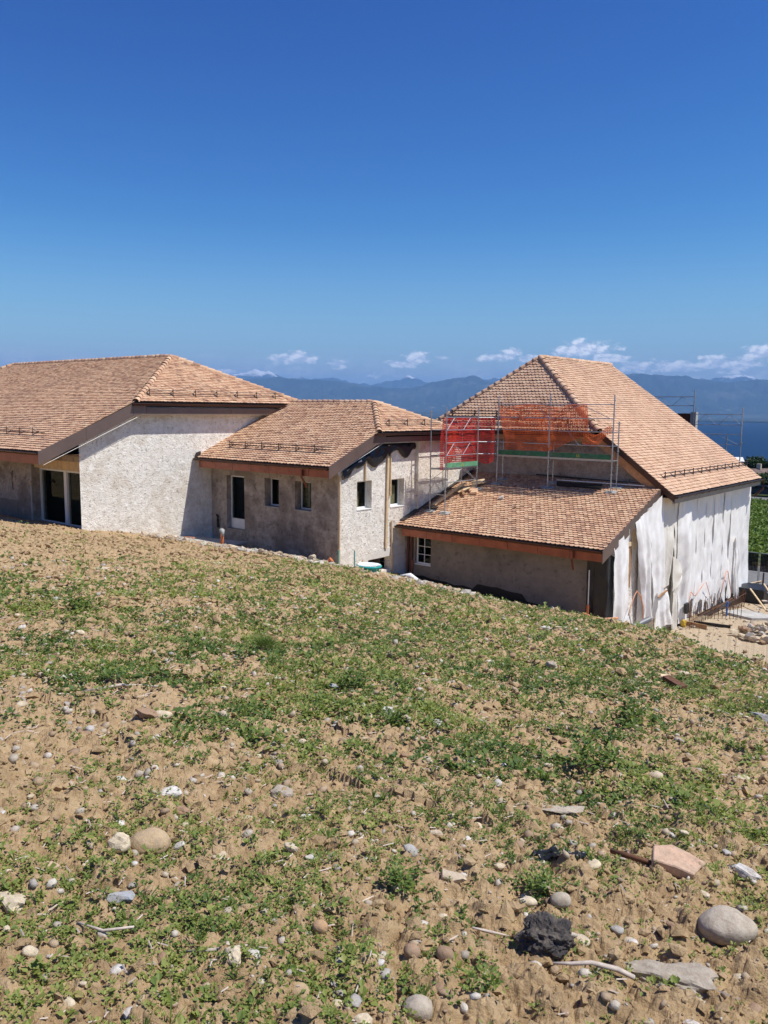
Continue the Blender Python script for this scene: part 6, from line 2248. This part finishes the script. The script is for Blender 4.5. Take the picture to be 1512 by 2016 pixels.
TR = [(21.7, 235, 10.5, 5.5, 'pale green rounded tree just right of the far scaffold post, near the lake', 1),
      (22.3, 185, 5.6, 3.6, 'dark tree directly behind the white-roofed house', 2),
      (23.15, 170, 5.9, 3.0, 'dark rounded tree in the middle of the row before the lake', 3),
      (24.7, 160, 5.4, 3.3, 'dark spreading tree at the right edge before the lake', 4),
      (23.95, 168, 4.2, 2.6, 'lower dark tree between the two tall rounded ones', 5),
      (23.55, 140, 4.0, 2.6, 'green shrubby tree left of the brown roofed house', 6),
      (22.7, 150, 4.8, 2.8, 'shady tree half hidden by the barn\'s far eave corner', 7),
      (25.6, 128, 3.6, 3.4, 'dark bush overhanging the parked car at the right edge', 8),
      (21.0, 240, 8.5, 6.0, 'long low green tree left of the far scaffold post', 9),
      (23.2, 127, 4.2, 2.6, 'dark shrub by the upper road under the barn eave', 10),
      (24.2, 134, 2.6, 2.8, 'dark hedge-like shrub before the brown roofed house', 11),
      (26.3, 165, 6.5, 3.5, 'tall dark tree just beyond the right edge', 12),
      (27.6, 180, 7.5, 4.0, 'broad dark tree further right than the others', 13),
      (19.8, 215, 9, 5.5, 'tree hidden mostly by the barn roof', 14)]
for a, D, h_, r_, lab, sd in TR:
    x, y = along(a, D)
    tree(x, y, h_, r_, lab, sd)


def far_house(a, D, w, d_, hw, hr, rot, wall, roofm, lab, zoff=0.0):
    x, y = along(a, D)
    z = gzb(x, y) + zoff
    t = thing('house', lab, 'house', (x, y, z))
    Rz = Matrix.Rotation(rot, 3, 'Z')

    def q(px, py, pz):
        v = Rz @ Vector((px, py, 0))
        return (x + v.x, y + v.y, z + pz)
    vs = [q(-w, -d_, 0), q(w, -d_, 0), q(w, d_, 0), q(-w, d_, 0), q(-w, -d_, hw), q(w, -d_, hw), q(w, d_, hw), q(-w, d_, hw), q(-w, 0, hw + hr), q(w, 0, hw + hr)]
    MB().add(vs, [(0, 1, 5, 4), (1, 2, 6, 9, 5), (2, 3, 7, 6), (3, 0, 4, 8, 7)]).build('wall', wall, t)
    e = 1.12
    for s_ in (-1, 1):
        p = [q(-w * e, s_ * d_ * e, hw - 0.1), q(w * e, s_ * d_ * e, hw - 0.1), q(w * e, 0, hw + hr + 0.08), q(-w * e, 0, hw + hr + 0.08)]
        MB().prism(p, (0, 0, 0.12)).build('roof', roofm, t)
    for s_ in (-1, 1):
        for i in (-0.5, 0.3):
            c = w * i
            p = [q(c, s_ * (d_ + 0.02), hw * 0.35), q(c + 1.0, s_ * (d_ + 0.02), hw * 0.35), q(c + 1.0, s_ * (d_ + 0.02), hw * 0.8), q(c, s_ * (d_ + 0.02), hw * 0.8)]
            v = Rz @ Vector((0, s_ * 0.05, 0))
            MB().prism(p, v).build('window', M_DARKST, t)
    MB().box(x - 0.3, x + 0.3, y - 0.3, y + 0.3, z + hw + hr * 0.5, z + hw + hr + 0.9).build('chimney', wall, t)


M_BRROOF = simple('far_brown_roof', (0.15, 0.105, 0.09), 0.85, 0, 0.3, 1.5)
M_WHROOF = simple('far_white_roof', (0.75, 0.75, 0.74), 0.6)
M_BEWALL = simple('far_beige_wall', (0.50, 0.42, 0.33), 0.85)
far_house(24.75, 137, 5.5, 4.0, 1.4, 2.2, 0.9, M_BEWALL, M_BRROOF, 'house with a broad dull brown roof at the right edge below the trees')
far_house(22.15, 175, 4.5, 3.5, 3.6, 1.6, 0.5, M_BEWALL, M_WHROOF, 'house with a bright white roof beside the far scaffold post')
far_house(24.0, 235, 5.5, 4.5, 3.8, 2.0, 0.4, M_BEWALL, simple('far_tan_roof', (0.42, 0.28, 0.20), 0.85), 'distant house with a tan roof between two dark trees by the lake')

# parked car at the right edge
cx, cy = along(25.0, 124)
cz = gzb(cx, cy) + 0.3
car = thing('parked_car', 'dark blue parked car on the upper road at the right edge', 'car', (cx, cy, cz))
prof = [(-2.1, 0.3), (-2.15, 0.75), (-1.9, 0.95), (-1.1, 1.0), (-0.55, 1.42), (0.85, 1.45), (1.5, 1.02), (2.05, 0.92), (2.15, 0.55), (2.1, 0.3)]
M_CAR = simple('dark_blue_car_paint', (0.015, 0.025, 0.05), 0.25, 0.3, 0.02)
MB().prism([(cx + a, cy - 0.85, cz + b) for a, b in prof], (0, 1.7, 0)).build('body', M_CAR, car, False, 0.06)
for s_ in (-0.87, 0.87):
    MB().prism([(cx - 1.0, cy + s_, cz + 0.98), (cx - 0.52, cy + s_, cz + 1.36), (cx + 0.8, cy + s_, cz + 1.38), (cx + 1.3, cy + s_, cz + 0.99)], (0, 0.01 * (1 if s_ > 0 else -1), 0)).build('window', M_GLASS, car)
for sx_ in (-1.35, 1.35):
    for s_ in (-0.8, 0.62):
        w_ = MB().tube([(cx + sx_, cy + s_, cz + 0.32), (cx + sx_, cy + s_ + 0.2, cz + 0.32)], 0.32, 14).build('wheel', M_BLACKM, car)
bx, by = along(24.35, 108)
o = MB().tube([(bx, by, gzb(bx, by)), (bx, by, gzb(bx, by) + 0.95)], 0.14, 8).build('bollard', M_DARKST)
tag(o, 'short dark post at the top edge of the green field', 'post')
